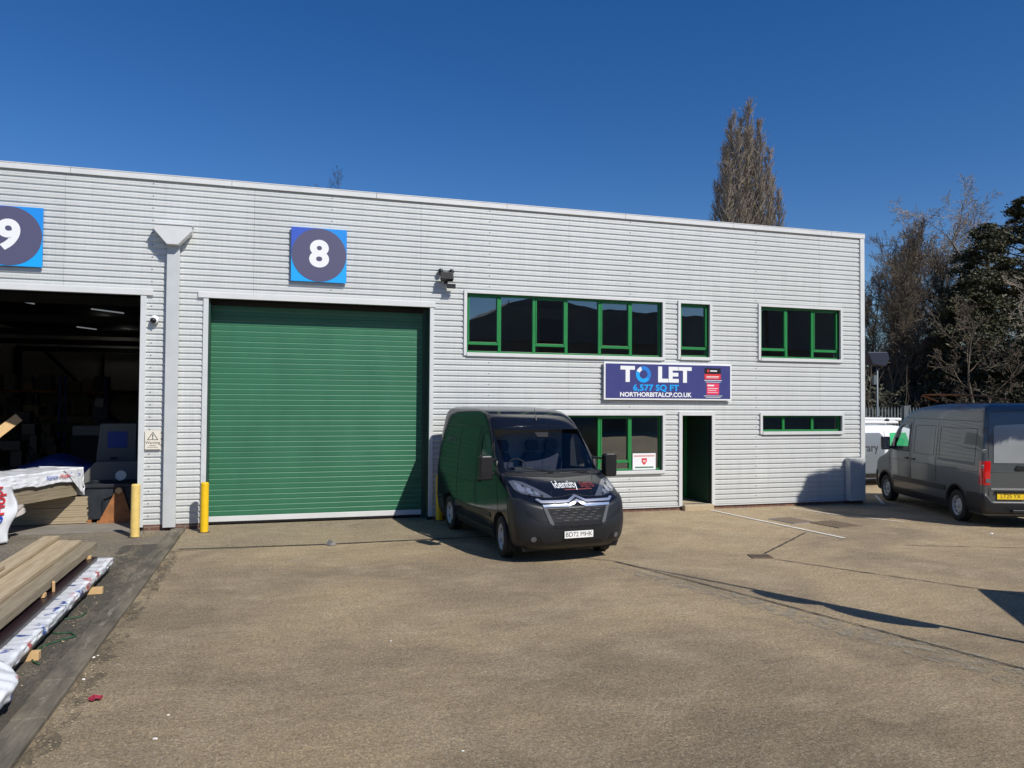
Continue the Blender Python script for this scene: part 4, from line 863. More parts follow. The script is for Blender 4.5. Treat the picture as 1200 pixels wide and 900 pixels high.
# ---- grey panel van seen from behind
def grey_van(loc,rz,label,full=True):
    Hh=Hull(5.99,2.60,
      front=[(.26,.12),(.36,.05),(.55,0),(.80,.02),(1.0,.08),(1.12,.22),(1.22,.48),(1.32,.75),(1.42,.88),(1.70,1.10),(2.0,1.36),(2.20,1.58),(2.36,1.84),(2.48,2.25),(2.56,2.8),(2.60,3.3)],
      rear=[(.26,5.66),(.5,5.70),(1.1,5.72),(1.7,5.69),(2.2,5.63),(2.45,5.57),(2.56,5.47),(2.60,5.35)],
      half=[(.26,.95),(.42,1.0),(.75,1.02),(1.10,1.02),(1.35,1.005),(1.7,.975),(2.0,.94),(2.25,.905),(2.42,.87),(2.52,.82),(2.57,.74),(2.60,.64)],
      Rf=[(.26,.4),(.8,.5),(1.3,.42),(1.7,.36),(2.3,.4),(2.6,.6)],n=2.3,rr=.07,z0=.26)
    v=empty('panel_van',loc,rz,label,'van')
    wsc=[(-.88,1.47),(0,1.45),(.88,1.47),(.90,1.55),(.80,2.05),(.74,2.17),(0,2.20),(-.74,2.17),(-.80,2.05),(-.90,1.55)]
    win=[(1.36,1.44),(2.28,1.42),(2.28,2.06),(1.90,2.08),(1.66,1.95)]
    cut=arch_cut(1.0,.36,.43,1.02)+arch_cut(4.64,.36,.43,1.02)+[MB().prism(wsc,'y',-.2,1.9),MB().box((-.86,1.3,1.0),(.86,2.7,2.2)),MB().prism(win,'x',-1.2,1.2)]
    Hh.body(cut,[M['paintg'],M['dark']],v)
    conf('windscreen',wsc,Hh.front,-.004,M['vglass'],v,thick=.006)
    MB().box((-.85,2.62,1.0),(.85,2.66,2.15)).build('bulkhead',M['dark'],v)
    s=MB()
    for sx in (-.5,.15,.55): s.box((sx-.2,2.2,1.0),(sx+.2,2.35,1.65)); s.box((sx-.12,2.22,1.7),(sx+.12,2.32,1.88))
    s.build('seat',M['seat'],v,bev=.03)
    MB().prism([(1.15,1.0),(1.15,1.40),(1.55,1.42),(1.65,1.0)],'x',-.82,.82).build('dashboard',M['dash'],v)
    Hh.shell('front_bumper',-1.0,1.0,40,lambda u:.28,lambda u:.78,8,.012,M['bump'],v,.03)
    for sg in (-1,1):
        S=lambda y,z,sg=sg:Hh.side(y,z,sg)
        conf('side_window',win,S,-.003,M['vglass'],v,thick=.006)
        conf('window_trim',[(1.30,1.40),(2.34,1.385),(2.34,1.42),(1.36,1.437)],S,.005,M['black'],v,thick=.01)
        conf('door_pillar_trim',[(2.285,1.42),(2.34,1.42),(2.34,2.10),(2.285,2.08)],S,.004,M['black'],v,thick=.01)
        for s_ in ([(1.25,.82),(1.22,1.35),(1.62,2.0),(1.85,2.13),(2.36,2.13),(2.38,1.2),(2.36,.6)],[(2.44,2.2),(2.46,.6)],[(3.72,2.2),(3.74,.8)],[(1.9,2.24),(5.58,2.22)],[(.9,1.155),(5.6,1.155)],
                   [(2.6,1.38),(2.6,2.06),(3.6,2.08),(3.6,1.38),(2.6,1.38)],[(3.86,1.34),(3.86,2.06),(5.4,2.06),(5.4,1.34)]):
            line3('seam',s_,S,.005,M['black'],v)
        conf('slide_rail',[(3.82,1.29),(5.38,1.29),(5.38,1.35),(3.82,1.35)],S,.006,M['galv'],v,thick=.01)
        conf('side_moulding',[(1.46,.62),(4.18,.62),(4.18,.74),(1.46,.74)],S,.016,M['bump'],v,thick=.03)
        conf('sill',[(1.44,.27),(4.22,.27),(4.20,.44),(1.44,.44)],S,.010,M['bump'],v,thick=.02)
        conf('bumper_corner',[(5.08,.30),(5.65,.30),(5.65,.72),(5.10,.72)],S,.014,M['bump'],v,thick=.02)
        for cy in (1.0,4.64):
            P_=[(cy+.475*math.cos(a),.36+.475*math.sin(a)) for a in [R(-8)+i*R(196)/24 for i in range(25)]]
            Q_=[(cy+.425*math.cos(a),.36+.425*math.sin(a)) for a in [R(-8)+i*R(196)/24 for i in range(25)]]
            mb=MB(); vs=[]
            for (a,b),(c,d) in zip(P_,Q_):
                if b<.27: b=.27
                if d<.27: d=.27
                p,q=S(a,b),S(c,d); o_=Vector((sg*.02,0,0)); vs+=[p+o_*.4,q+o_,q-o_*3]
            fs=[]
            for i in range(24): fs+= [(3*i,3*i+1,3*i+4,3*i+3),(3*i+1,3*i+2,3*i+5,3*i+4)]
            mb.add(vs,fs).build('wheel_arch_lip',M['bump'],v,smooth=True)
        conf('door_handle',[(2.16,1.20),(2.32,1.20),(2.32,1.245),(2.16,1.245)],S,.03,M['black'],v,thick=.03)
        conf('fuel_cap' if sg>0 else 'door_handle',[(2.50,1.20),(2.66,1.20),(2.66,1.245),(2.50,1.245)],S,.03,M['black'],v,thick=.03)
        m_=MB(); cx=sg*1.17; m_.prism([(cx-.10,1.38),(cx+.10,1.38),(cx+.11,1.72),(cx-.11,1.72)],'y',1.28,1.42); mo=m_.build('wing_mirror',M['black'],v,bev=.03)
        a_=MB(); a_.tube([(sg*.95,1.5,1.44),(sg*1.15,1.36,1.46)],.035,8); a_.build('mirror_arm',M['black'],mo); MB().box((cx-.085,1.422,1.41),(cx+.085,1.426,1.69)).build('mirror_glass',M['chrome'],mo)
        for y in (1.0,4.64): wheel(v,sg*.895,y,.345,.22,'steel')
        # rear lamp cluster wraps the corner
        rl=MB(); 
        vs=[];fs=[];nz=8; us=[1.985,1.995,2.2,2.4,2.6,2.8,3.0,3.06,3.10]
        for i in range(nz+1):
            z=.90+.50*i/nz
            for u in us:
                p=Hh.P(u*sg,z); c_=Vector((p.x*.9,p.y-.3,z)); vs.append(p+(p-c_).normalized()*.012)
        k=len(us)
        for i in range(nz):
            for j in range(k-1): fs.append((i*k+j,i*k+j+1,(i+1)*k+j+1,(i+1)*k+j))
        r_=rl.add(vs,fs).build('rear_lamp',M['redlamp'],v,smooth=True)
        conf('reverse_lens',[(sg*.86,.95),(sg*.955,.95),(sg*.955,1.03),(sg*.86,1.03)],Hh.rear,.022,M['lamp'],r_,thick=.01)
    T=Hh.rear
    # rear doors
    line3('door_gap',[(0,.50),(0,2.46)],T,.007,M['black'],v)
    for sg in (-1,1):
        line3('door_gap',[(sg*.0,2.46),(sg*.80,2.42),(sg*.86,2.0),(sg*.885,1.45)],T,.006,M['black'],v)
        line3('door_gap',[(sg*.885,.88),(sg*.885,.50),(0,.50)],T,.006,M['black'],v)
        line3('seam',[(0,1.17),(sg*.90,1.17)],T,.008,M['black'],v)
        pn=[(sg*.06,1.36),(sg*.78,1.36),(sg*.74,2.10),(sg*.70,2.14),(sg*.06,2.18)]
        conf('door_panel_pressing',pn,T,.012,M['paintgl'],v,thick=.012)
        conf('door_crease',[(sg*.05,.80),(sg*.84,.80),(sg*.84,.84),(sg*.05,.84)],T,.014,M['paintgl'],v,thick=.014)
        for z in (1.60,2.05,1.28): 
            h=MB(); p=T(sg*(Hh.w(z)-.03),z); h.box((p.x-.05,p.y-.03,z-.04),(p.x+.05,p.y+.012,z+.04)); h.build('hinge',M['paintg'],v,bev=.008)
    conf('door_handle',[(.12,1.22),(.30,1.22),(.34,1.26),(.30,1.31),(.16,1.30)],T,.03,M['black'],v,thick=.03)
    Hh.shell('rear_bumper',2.02,4,18,lambda u:.30,lambda u:.56 if u>3.05 else .72,5,.02,M['bump'],v,.03)
    Hh.shell('rear_bumper',-4,-2.02,18,lambda u:.30,lambda u:.56 if u<-3.05 else .72,5,.02,M['bump'],v,.03)
    MB().box((-.45,5.73,.34),(.45,5.83,.40)).build('rear_step',M['bump'],v,bev=.01)
    pl=flat_plate('number_plate',.44,.67,.56,.125,T,True,M['plateY'],v,'LT25 YX',.115,1.0,1.0,.0)
    MB().box((.12,T(.5,.78).y+.002,.735),(.76,T(.5,.78).y+.035,.775)).build('plate_lamp_bar',M['black'],v)
    MB().box((-.75,.6,.2),(.75,5.4,.28)).build('underbody',M['black'],v)
    return v
van2=grey_van((17.37,.94,0),R(160.5),'dark grey high roof van parked with its back doors towards the yard'); van2.scale=(1,1,1.03)

# ---- white van with grey lettered side in the alley
H3=Hull(6.8,1.98,front=[(.25,.08),(.5,0),(.8,.05),(.98,.2),(1.08,.6),(1.16,.95),(1.5,1.4),(1.8,1.9),(1.92,2.3),(1.98,2.8)],
  rear=[(.25,6.75),(.6,6.8),(1.3,6.76),(1.8,6.68),(1.98,6.5)],half=[(.25,.88),(.5,.94),(1.0,.95),(1.3,.92),(1.7,.84),(1.88,.78),(1.98,.62)],Rf=[(.25,.4),(1,.5),(1.98,.4)],n=2.3,rr=.10,z0=.25)
van3=empty('white_van',(22.3,4.3,0),R(90),'white van with a grey lettered side and roof bars behind the building corner','van')
H3.body(arch_cut(.95,.33,.39,.95)+arch_cut(5.5,.33,.39,.95),[M['paintw'],M['dark']],van3)
S3=lambda y,z:H3.side(y,z,-1)
conf('grey_panel',[(3.46,.42),(6.6,.42),(6.6,1.72),(3.56,1.72),(3.44,1.60)],S3,.006,M['wrapg'],van3,thick=.008)
conf('green_panel',[(2.35,.95),(3.35,.95),(3.15,1.72),(2.5,1.72)],S3,.006,mat('bright_green_vinyl',(.03,.42,.14),.4),van3,thick=.008)
for s_ in ([(3.42,.42),(3.38,1.76)],[(5.0,.42),(5.0,1.76)],[(3.72,.98),(6.6,.98)]): line3('seam',s_,S3,.006,M['whitep'] if s_[0][1]==.98 else M['black'],van3)
tv,tf=textmb('library',.36,.004,align='RIGHT'); MB().add([S3(3.70-x,1.24+z)+Vector((-.012,0,0)) for x,z in tv],tf).build('side_lettering',M['txt'],van3,fixn=False)
conf('side_sill',[(1.4,.27),(5.1,.27),(5.1,.42),(1.4,.42)],S3,.01,M['bump'],van3,thick=.02)
for sg in (-1,1):
    for y in (.95,5.5): wheel(van3,sg*.84,y,.33,.2,'cap')
rb=MB()
for y in (3.2,4.4,5.9): rb.box((-.72,y-.02,2.0),(.72,y+.02,2.06)); 
for x in (-.70,.70): rb.tube([(x,2.7,2.06),(x,6.5,2.06)],.035,8)
rb.tube([(-.25,2.4,2.10),(-.25,6.5,2.12)],.045,8); rb.tube([(-.62,2.5,2.16),(-.62,6.5,2.19)],.045,8)
rb.build('roof_rack',M['whitep'],van3)
for y in (3.1,4.2): MB().lathe([(0,-.05),(.06,-.05),(.07,0),(.06,.05),(0,.05)],14,Matrix.Translation((-.66,y,2.12))@Matrix.Rotation(R(90),4,'X')).build('rack_clamp',M['black'],van3)

# bent orange tube lying on the grey van's roof
P_=[GP(1138,468,2.66),GP(1139,462,2.66)]
c=Vector((15.85,-2.75,2.74)); 
t=MB(); a=Vector((-.95,.55,0)); pts=[c+a*1.0+Vector((.28,-.12,-.02)),c+a*1.06+Vector((0,0,.14)),c+a*.9+Vector((0,0,.15)),c+a*.3+Vector((0,0,.15)),c-a*.2+Vector((0,0,.12)),c-a*.65+Vector((0,0,.03))]
o=t.tube(pts,.022,8).build('bent_tube',M['orange'],smooth=True); tag(o,'thin bent orange tube resting on the grey van roof','tube')

# off-frame vehicle and post whose shadows lie across the yard
van4=empty('panel_van',(8.65,-14.75,0),R(-33.5),'dark van parked off to the right whose shadow reaches into the yard','van')
H4=Hull(5.0,2.2,front=[(.25,.08),(.5,0),(.9,.05),(1.1,.3),(1.25,.8),(1.6,1.15),(2.0,1.6),(2.15,2.2),(2.2,2.8)],rear=[(.25,4.9),(.6,5.0),(1.6,4.95),(2.1,4.85),(2.2,4.6)],half=[(.25,.9),(.5,.98),(1.0,1.0),(1.5,.95),(2.0,.85),(2.15,.75),(2.2,.6)],Rf=[(.25,.4),(2.2,.4)],z0=.25)
H4.body(arch_cut(.95,.33,.39,1.0)+arch_cut(3.9,.33,.39,1.0),[M['paintb'],M['dark']],van4)
for sg in (-1,1):
    for y in (.95,3.9): wheel(van4,sg*.86,y,.33,.2,'cap')
#__PART3__
# ------------------------------------------------------------------ sun direction (travel): 23 degrees west of straight into the facade
SAZ,SEL=R(27),R(43.5)
trav=Vector((-math.sin(SAZ)*math.cos(SEL),math.cos(SAZ)*math.cos(SEL),-math.sin(SEL)))
# flag post just outside the frame; its two furled banners cast the long thin shadow
HP=6.6; tip=GP(722,659); base=Vector((tip.x-trav.x/(-trav.z)*HP,tip.y-trav.y/(-trav.z)*HP,0))
o=empty('banner_post',(base.x,base.y,0),0,'tall thin post with two furled banners, just outside the photo','post')
MB().lathe([(.045,0),(.04,HP*.5),(.02,HP),(0,HP+.01)],10).build('pole',M['galv'],o,smooth=True)
MB().lathe([(.12,0),(.12,.05),(.05,.08)],12).build('foot',M['galv'],o)
ax=Vector((trav.y,-trav.x,0)).normalized()
def shz(px,py):
    g=GP(px,py); return (Vector((g.x-base.x,g.y-base.y,0)).length)*math.tan(SEL)
za,zb,zc=shz(884,692),shz(975,705),shz(1105,731)
for lo,hi,wd in ((zb+.02,za,.30),(zc,zb-.03,.36)):
    b=MB(); k=10; vs=[]
    for i in range(k+1):
        t=i/k; w=wd*(math.sin(math.pi*(.08+.84*t))**.7); z=lo+(hi-lo)*t
        for s,dn in ((0,-.03),(0,.03),(1,.03),(1,-.03)): vs.append(ax*(w*s*-1)+Vector((-ax.y,ax.x,0))*dn+Vector((0,0,z)))
    fs=[]
    for i in range(k):
        for j in range(4): fs.append((4*i+j,4*i+(j+1)%4,4*i+4+(j+1)%4,4*i+4+j))
    fs+=[(0,1,2,3),(4*k+3,4*k+2,4*k+1,4*k)]
    b.add(vs,fs).build('banner',M['navy'],o)

# ------------------------------------------------------------------ timber and clutter at the left
def obox(name,c,sz,rz,m,parent=None,bev=.003,rx=0,ry=0):
    M_=Matrix.Translation(c)@Matrix.Rotation(rz,4,'Z')@Matrix.Rotation(rx,4,'X')@Matrix.Rotation(ry,4,'Y')
    o=MB().box((-sz[0]/2,-sz[1]/2,-sz[2]/2),(sz[0]/2,sz[1]/2,sz[2]/2)).build(name,m,parent,bev=bev); o.matrix_world=M_; return o
LEN=6.2
tr=random.Random(21)
# lower wrapped pack
pk=empty('timber_pack',(-2.68,-3.55-LEN/2-.45,0),R(.6),'low pack of timber in torn white and blue film beside the kerb','timber')
z=.09
for r_ in range(2):
    for c_ in range(3):
        mb=MB(); mb.box((-.30+c_*.2+.002,-LEN/2+.06*tr.random(),z+.066*r_+.001),(-.30+(c_+1)*.2-.004,LEN/2-.05*tr.random(),z+.066*(r_+1)-.002)); mb.build('board',M['woodg'],pk,bev=.002)
def film(u,v):
    y=LEN/2+.04-(LEN+.06)*u; n=noise.noise(Vector((y*3.1,v*2,0))); n2=noise.noise(Vector((y*9,v*5,3)))
    if v<.55: x=-.30+.62*(v/.55); zz=z+.142+.02*n2
    else: x=.32+.018*n2+.02*abs(n); zz=z+.142-(v-.55)/.45*(.085+.035*n)+.012*n2
    return (x,y,zz+.012*abs(n))
def film_mat():
    m,nt,b=newmat('printed_white_film'); setp(b,(.72,.74,.77),.28,0,.3); N=nt.nodes;L=nt.links
    tc=N.new('ShaderNodeTexCoord'); n=N.new('ShaderNodeTexNoise'); n.inputs['Scale'].default_value=5; n.inputs['Detail'].default_value=3; L.new(tc.outputs['Object'],n.inputs['Vector'])
    r=N.new('ShaderNodeValToRGB'); e=r.color_ramp.elements; e[0].position=.34; e[0].color=(.03,.07,.30,1); e[1].position=.40; e[1].color=(.72,.74,.77,1)
    a=r.color_ramp.elements.new(.62); a.color=(.72,.74,.77,1); c=r.color_ramp.elements.new(.68); c.color=(.5,.05,.06,1); L.new(n.outputs[0],r.inputs[0]); L.new(r.outputs[0],b.inputs['Base Color']); return m
M['filmp']=film_mat()
sgrid('film_wrap',film,150,16,M['filmp'],pk,thick=.003)
MB().box((-.31,-LEN/2,z+.15),(.14,LEN/2-.12,z+.20)).build('dark_film',M['filmd'],pk,bev=.01)
# hanging white bag end
def bag(u,v):
    y=-2.05-.95*u; n=noise.noise(Vector((u*5,v*5,1)))*.05; x=.24+.34*math.sin(math.pi*min(1,v*1.1))**.8*(.6+.4*math.sin(math.pi*u))+n; zz=.36*(1-v)+.012+.03*noise.noise(Vector((u*9,v*4,4))); return (x,y,zz)
sgrid('loose_film',bag,24,20,M['filmp'],pk,thick=.003)
# bearers under the pack
for px,py,l in ((107,693,'short timber block under the pack end nearest the building'),(28,770,'short timber block under the pack end nearest the camera')):
    p=GP(px,py,.04); o=obox('timber_block',(p.x-.12,p.y,.046),(.52,.095,.085),R(2),M['woodend']); tag(o,l,'timber block','blocks under the timber packs')
# upper loose boards
k=0
for r_ in range(3):
    for c_ in range(4):
        yo=tr.uniform(-.1,.03); x0=-3.45+c_*.205
        if r_==2 and c_==3: continue
        o=obox('timber_board',(x0+.10,-3.62+yo-LEN/2-.1,.345+r_*.052+.025),(.198,LEN,.048),R(.35),M['wood'] if r_==2 else M['woodg'],bev=.002)
        if r_<2: tag(o,'long greyed board in the two lower layers of the loose stack','timber board','boards in the loose stack')
        else: tag(o,['pale new board, farthest left in the top layer of the loose stack','pale new board, second from left in the top layer of the loose stack','pale new board at the kerb side of the top layer of the loose stack'][c_],'timber board','boards in the loose stack')
for (xx,yy,ll,ww,zz,lab) in ((-3.28,-3.55,3.4,.22,.53,'short pale board lying loose on top of the stack'),(-3.33,-6.0,2.6,.30,.585,'wide pale board end nearest the camera on the stack')):
    o=obox('timber_board',(xx,yy-ll/2-.1,zz),(ww,ll,.045),R(.8),M['wood'],bev=.002); tag(o,lab,'timber board','boards in the loose stack')
p=GP(66,692,.3); o=obox('wood_wedge',(p.x-.03,p.y,.33),(.03,.05,.17),R(10),M['woodend'],rx=R(12)); tag(o,'small pale stick wedged upright between the two timber packs','timber offcut')
for yy in (-4.3,-6.6,-8.6):
    o=obox('timber_spacer',(-3.05,yy,.318),(.85,.09,.046),0,M['woodend']); tag(o,'cross batten hidden between the upper and lower timber','timber spacer','spacers between the timber packs')
for yy in (-4.6,-7.5):
    o=obox('timber_block',(-3.25,yy,.145),(.10,.5,.29),0,M['woodg']); tag(o,'dark support block under the far side of the loose stack','timber block','blocks under the timber packs')
# green strap on the ground
P_=[GP(q[0]+5,q[1]) for q in ((96,719),(90,724),(70,727),(52,735),(48,741),(60,744),(78,743),(84,747),(66,752),(45,759),(33,768),(33,777),(43,781))]
sp=[]
for i in range(len(P_)-1):
    for t in range(5): sp.append(P_[i].lerp(P_[i+1],t/5)+Vector((0,0,.016)))
o=MB().tube(sp,.011,6).build('green_strap',M['strap'],smooth=True); tag(o,'thin green strap coiled loosely on the ground beside the timber pack','strap')

# wrapped bundle at the bay mouth
bn=empty('wrapped_bundle',(-4.05,1.2,0),math.atan2(-.91,-.42)+math.pi/2,'waist high timber bundle under white printed film at the open bay','timber')
# local: +y towards far end negative; the bundle runs along local -y..; build along local y from 0 (far end) to -5
bn.rotation_euler=(0,0,math.atan2(-.42,.91)*-1-0.0)
bn.rotation_euler=(0,0,-math.atan2(.42,.91))
BL=4.6; bw=.95; zb_,zt_=.62,1.16
for r_ in range(3):
    for c_ in range(4):
        mb=MB(); mb.box((-bw+c_*bw/4+.003,-BL+tr.uniform(0,.05),zb_+r_*.18+.002),(-bw+(c_+1)*bw/4-.003,tr.uniform(-.05,0),zb_+(r_+1)*.18-.003)); mb.build('timber',M['woodg'],bn,bev=.003)
def cap(u,v):
    y=.08-(BL+.1)*u; n=noise.noise(Vector((y*2.3,v*3,7))); n2=noise.noise(Vector((y*7,v*8,2)))
    if v<.5: x=-bw-.02+(bw+.05)*v/.5; z=zt_+.03+.03*abs(n)+.02*n2
    else:
        t=(v-.5)/.5; x=.035+.035*abs(n2)+.02*t; z=zt_+.03-t*(.25+.05*n)+.01*n2
    return (x,y,z)
sgrid('film_wrap',cap,110,26,M['film'],bn,thick=.003)
def endc(u,v):
    x=-bw-.02+(bw+.10)*u; n=noise.noise(Vector((u*5,v*5,9)))*.04; return (x,.07+.06*v+n,zt_+.05-(.60+.06*n)*v)
sgrid('film_end',endc,20,14,M['film'],bn,thick=.003)
def fold(u,v):   # corner fold folding round the front face
    y=.10-.62*u*(1-.35*v); n=noise.noise(Vector((u*5,v*6,19)))*.02; return (.06+.03*math.sin(3*u)+n,y,zt_+.04-(.16+.40*(1-u)**.8)*v)
sgrid('film_fold',fold,18,14,M['film'],bn,thick=.003)
def flap(u,v):
    n=noise.noise(Vector((u*4,v*4,29)))*.05; y=-1.55-.55*u-.35*v*u; return (.07+.05*v+n,y,zb_+.02-.42*v*(.35+.65*u))
sgrid('film_flap',flap,16,14,mat('film_underside',(.40,.36,.34),.45),bn,thick=.003)
# big hanging sheet with lettering near the left frame edge
HX=.22
def hang(u,v):
    n=noise.noise(Vector((u*3,v*3,39)))*.07; y=-2.02-.85*u+.12*math.sin(v*5); return (HX+.10*v+n,y-.05*v,1.06-1.02*v)
sgrid('film_hanging',hang,26,26,M['film'],bn,thick=.003)
def hangp(s,d): # s along height upwards, d across
    v=1-(s/1.02); u=min(1,max(0,d/.85)); p=Vector(hang(u,v)); return p+Vector((.03,-.0,0))
for word,m_,s0 in (('mco',M['sindigo'],.03),('Hopp',M['red'],.50)):
    tv,tf=textmb(word,.34,.006,align='LEFT'); MB().add([hangp(s0+x*.78,.42+z) for x,z in tv],tf).build('film_lettering',mat('print_blue',(.02,.06,.42),.4) if word=='mco' else M['red'],bn,fixn=False)
def capf(y,z): 
    return Vector((.085,y,z))
for (w_,m_,y0) in (('Stamco',M['sindigo'],-.98),('Hopper',M['red'],-.60),('Stamco',M['sindigo'],-.32)):
    tv,tf=textmb(w_,.115,.001,align='LEFT'); MB().add([capf(y0-1.0*0+x if False else y0+x*.9,1.08+z) for x,z in tv],tf).build('film_lettering',m_,bn,fixn=False)
# sheet boards standing under the bundle
o=empty('board_stack',(-5.35,2.0,0),0,'stack of tan sheet boards under the wrapped bundle in the bay mouth','timber')
for i in range(12):
    dx=tr.uniform(-.015,.015); MB().box((-1.6+dx,-.72+tr.uniform(-.01,.01),.02+i*.047),(1.48+dx,.6,.02+(i+1)*.047-.003)).build('board',M['board'],o,bev=.001)
# black tipping skip with rusty pivot plate
sk=empty('tipping_skip',(-3.55,1.75,0),0,'black steel tipping skip just inside the bay','skip')
t=MB(); t.prism([(-.42,.08),(.42,.08),(.55,.78),(-.42,.78)],'x',-.42,.62); t.build('body',M['skip'],sk,bev=.01)
t=MB(); t.box((-.46,-.46,.76),(.66,-.38,.83)); t.box((-.46,.5,.76),(.66,.58,.83)); t.box((-.46,-.38,.76),(-.40,.5,.83)); t.box((.60,-.38,.76),(.66,.5,.83)); t.build('rim',M['skip'],sk,bev=.008)
t=MB(); t.box((-.4,-.42,0),(-.25,.42,.08)); t.box((.45,-.42,0),(.6,.42,.08)); t.build('skid',M['rust'],sk)
t=MB(); t.prism([(-.10,.02),(.57,.02),(.35,.74),(.25,.74)],'y',-.50,-.47); t.box((-.12,-.52,.0),(.59,-.46,.06)); t.lathe([(.0,0),(.075,0),(.075,.05),(.0,.05)],20,Matrix.Translation((.30,-.50,.70))@Matrix.Rotation(R(90),4,'X')); pp=t.build('pivot_plate',M['rust'],sk); pp['label']='rusty triangular pivot plate'
t=MB(); t.lathe([(.028,0),(.062,0),(.062,.02),(.028,.02)],20,Matrix.Translation((.30,-.555,.70))@Matrix.Rotation(R(90),4,'X')); t.build('pivot_ring',M['woodend'],sk)
t=MB(); t.tube([(-.02,-.45,.2),(-.02,-.47,.52),(.3,-.47,.66)],.02,6); t.build('handle_bar',M['skip'],sk)
# tape reel on the skip rim
o=empty('hose_reel',(-3.35,1.95,.84),0,'small cream reel lying on top of the black skip','reel')
t=MB(); t.lathe([(.05,-.04),(.11,-.04),(.11,.04),(.05,.04)],20,Matrix.Translation((0,0,.11))@Matrix.Rotation(R(80),4,'X')); t.build('rim',M['cream'],o)
t=MB(); t.lathe([(0,-.02),(.05,-.02),(.05,.02),(0,.02)],16,Matrix.Translation((0,0,.11))@Matrix.Rotation(R(80),4,'X')); t.build('core',M['black'],o)
# machinery inside
def atp(px,py,Y): p=FP(px,py,Y); return p
p=atp(138,545,4.5)
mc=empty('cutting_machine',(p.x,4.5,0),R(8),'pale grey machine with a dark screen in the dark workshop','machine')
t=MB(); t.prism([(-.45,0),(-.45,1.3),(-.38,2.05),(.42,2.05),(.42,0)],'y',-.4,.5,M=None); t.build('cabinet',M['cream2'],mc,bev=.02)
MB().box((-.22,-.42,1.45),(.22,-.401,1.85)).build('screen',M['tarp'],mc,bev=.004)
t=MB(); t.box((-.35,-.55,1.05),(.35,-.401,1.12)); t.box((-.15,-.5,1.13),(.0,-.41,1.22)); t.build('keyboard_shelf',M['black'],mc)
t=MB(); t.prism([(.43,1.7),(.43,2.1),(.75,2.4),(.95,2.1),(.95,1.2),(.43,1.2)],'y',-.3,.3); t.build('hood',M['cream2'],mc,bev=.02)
p=atp(135,560,3.2)
o=empty('scrap_trolley',(p.x,3.2,0),0,'grey sloping-sided metal trolley behind the black skip','trolley')
t=MB(); t.prism([(-.75,.75),(-.35,1.2),(.6,1.2),(.6,.5),(-.75,.5)],'y',-.35,.35); t.build('tray',M['cream2'],o,bev=.01)
t=MB()
for x in (-.6,.5):
    for y in (-.3,.3): t.tube([(x,y,0),(x,y,.5)],.03,6)
t.build('leg',M['dark'],o)
p=atp(70,535,6.0)
o=empty('covered_bench',(p.x,6.2,0),0,'work bench under a blue sheet in the dark workshop','bench')
t=MB(); t.box((-.85,-.4,.75),(.95,.4,.83)); t.build('top',M['dark'],o)
sgrid('blue_sheet',lambda u,v:(-.9+1.9*u,(-.44+.9*v),.84+.35*math.exp(-((u-.45)**2)*9)*(.6+.4*math.sin(v*3))+.03*noise.noise(Vector((u*6,v*6,0)))-(0.0)),20,12,M['tarp'],o,thick=.004)
sgrid('blue_sheet_front',lambda u,v:(-.9+1.9*u,-.45-.02*math.sin(u*30),.84+.35*math.exp(-((u-.45)**2)*9)*.6-.5*v),30,4,M['tarp'],o,thick=.004)
t=MB()
for x in (-.8,.85):
    for y in (-.35,.35): t.box((x-.03,y-.03,0),(x+.03,y+.03,.75))
t.build('leg',M['dark'],o)
p=atp(106,512,9.0)
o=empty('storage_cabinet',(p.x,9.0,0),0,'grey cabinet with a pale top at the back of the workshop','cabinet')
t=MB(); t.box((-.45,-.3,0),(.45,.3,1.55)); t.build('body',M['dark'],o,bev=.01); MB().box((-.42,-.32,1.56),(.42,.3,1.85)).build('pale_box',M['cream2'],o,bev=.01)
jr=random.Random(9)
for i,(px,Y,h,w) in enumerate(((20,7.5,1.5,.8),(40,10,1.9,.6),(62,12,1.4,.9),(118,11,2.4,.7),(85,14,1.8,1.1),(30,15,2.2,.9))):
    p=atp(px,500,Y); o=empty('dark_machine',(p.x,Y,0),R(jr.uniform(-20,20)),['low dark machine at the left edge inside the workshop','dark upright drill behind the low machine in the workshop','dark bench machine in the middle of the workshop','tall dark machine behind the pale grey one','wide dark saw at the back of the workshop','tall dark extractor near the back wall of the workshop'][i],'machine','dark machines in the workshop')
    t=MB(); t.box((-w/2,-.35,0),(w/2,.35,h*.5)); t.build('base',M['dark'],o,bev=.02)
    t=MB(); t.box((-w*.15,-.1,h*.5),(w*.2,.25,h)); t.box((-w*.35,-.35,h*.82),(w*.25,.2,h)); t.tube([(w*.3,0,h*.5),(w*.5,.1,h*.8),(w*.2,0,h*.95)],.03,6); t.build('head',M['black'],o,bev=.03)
for (px,Y,lab) in ((28,19,'tall steel rack with boxes, left one at the back of the workshop'),(84,21,'tall steel rack with boxes, right one at the back of the workshop')):
    p=atp(px,480,Y); o=empty('storage_rack',(p.x,Y,0),0,lab,'rack','racks at the back of the workshop')
    for x in (-1.4,1.4):
        for y in (-.4,.4): MB().box((x-.05,y-.05,0),(x+.05,y+.05,3.6)).build('upright',M['tarp'],o)
    for z in (.9,1.9,2.9): MB().box((-1.34,-.42,z),(1.34,.42,z+.1)).build('shelf',M['rust'],o)
    for z in (1.0,2.0,3.0):
        x=-1.2
        while x<1.0:
            w=jr.uniform(.3,.6); MB().box((x,-.35,z+.002),(x+w,.3,z+jr.uniform(.3,.75))).build('stored_box',jr.choice([M['board'],M['cream2'],M['whitep'],M['skip']]),o,bev=.01); x+=w+jr.uniform(.04,.3)
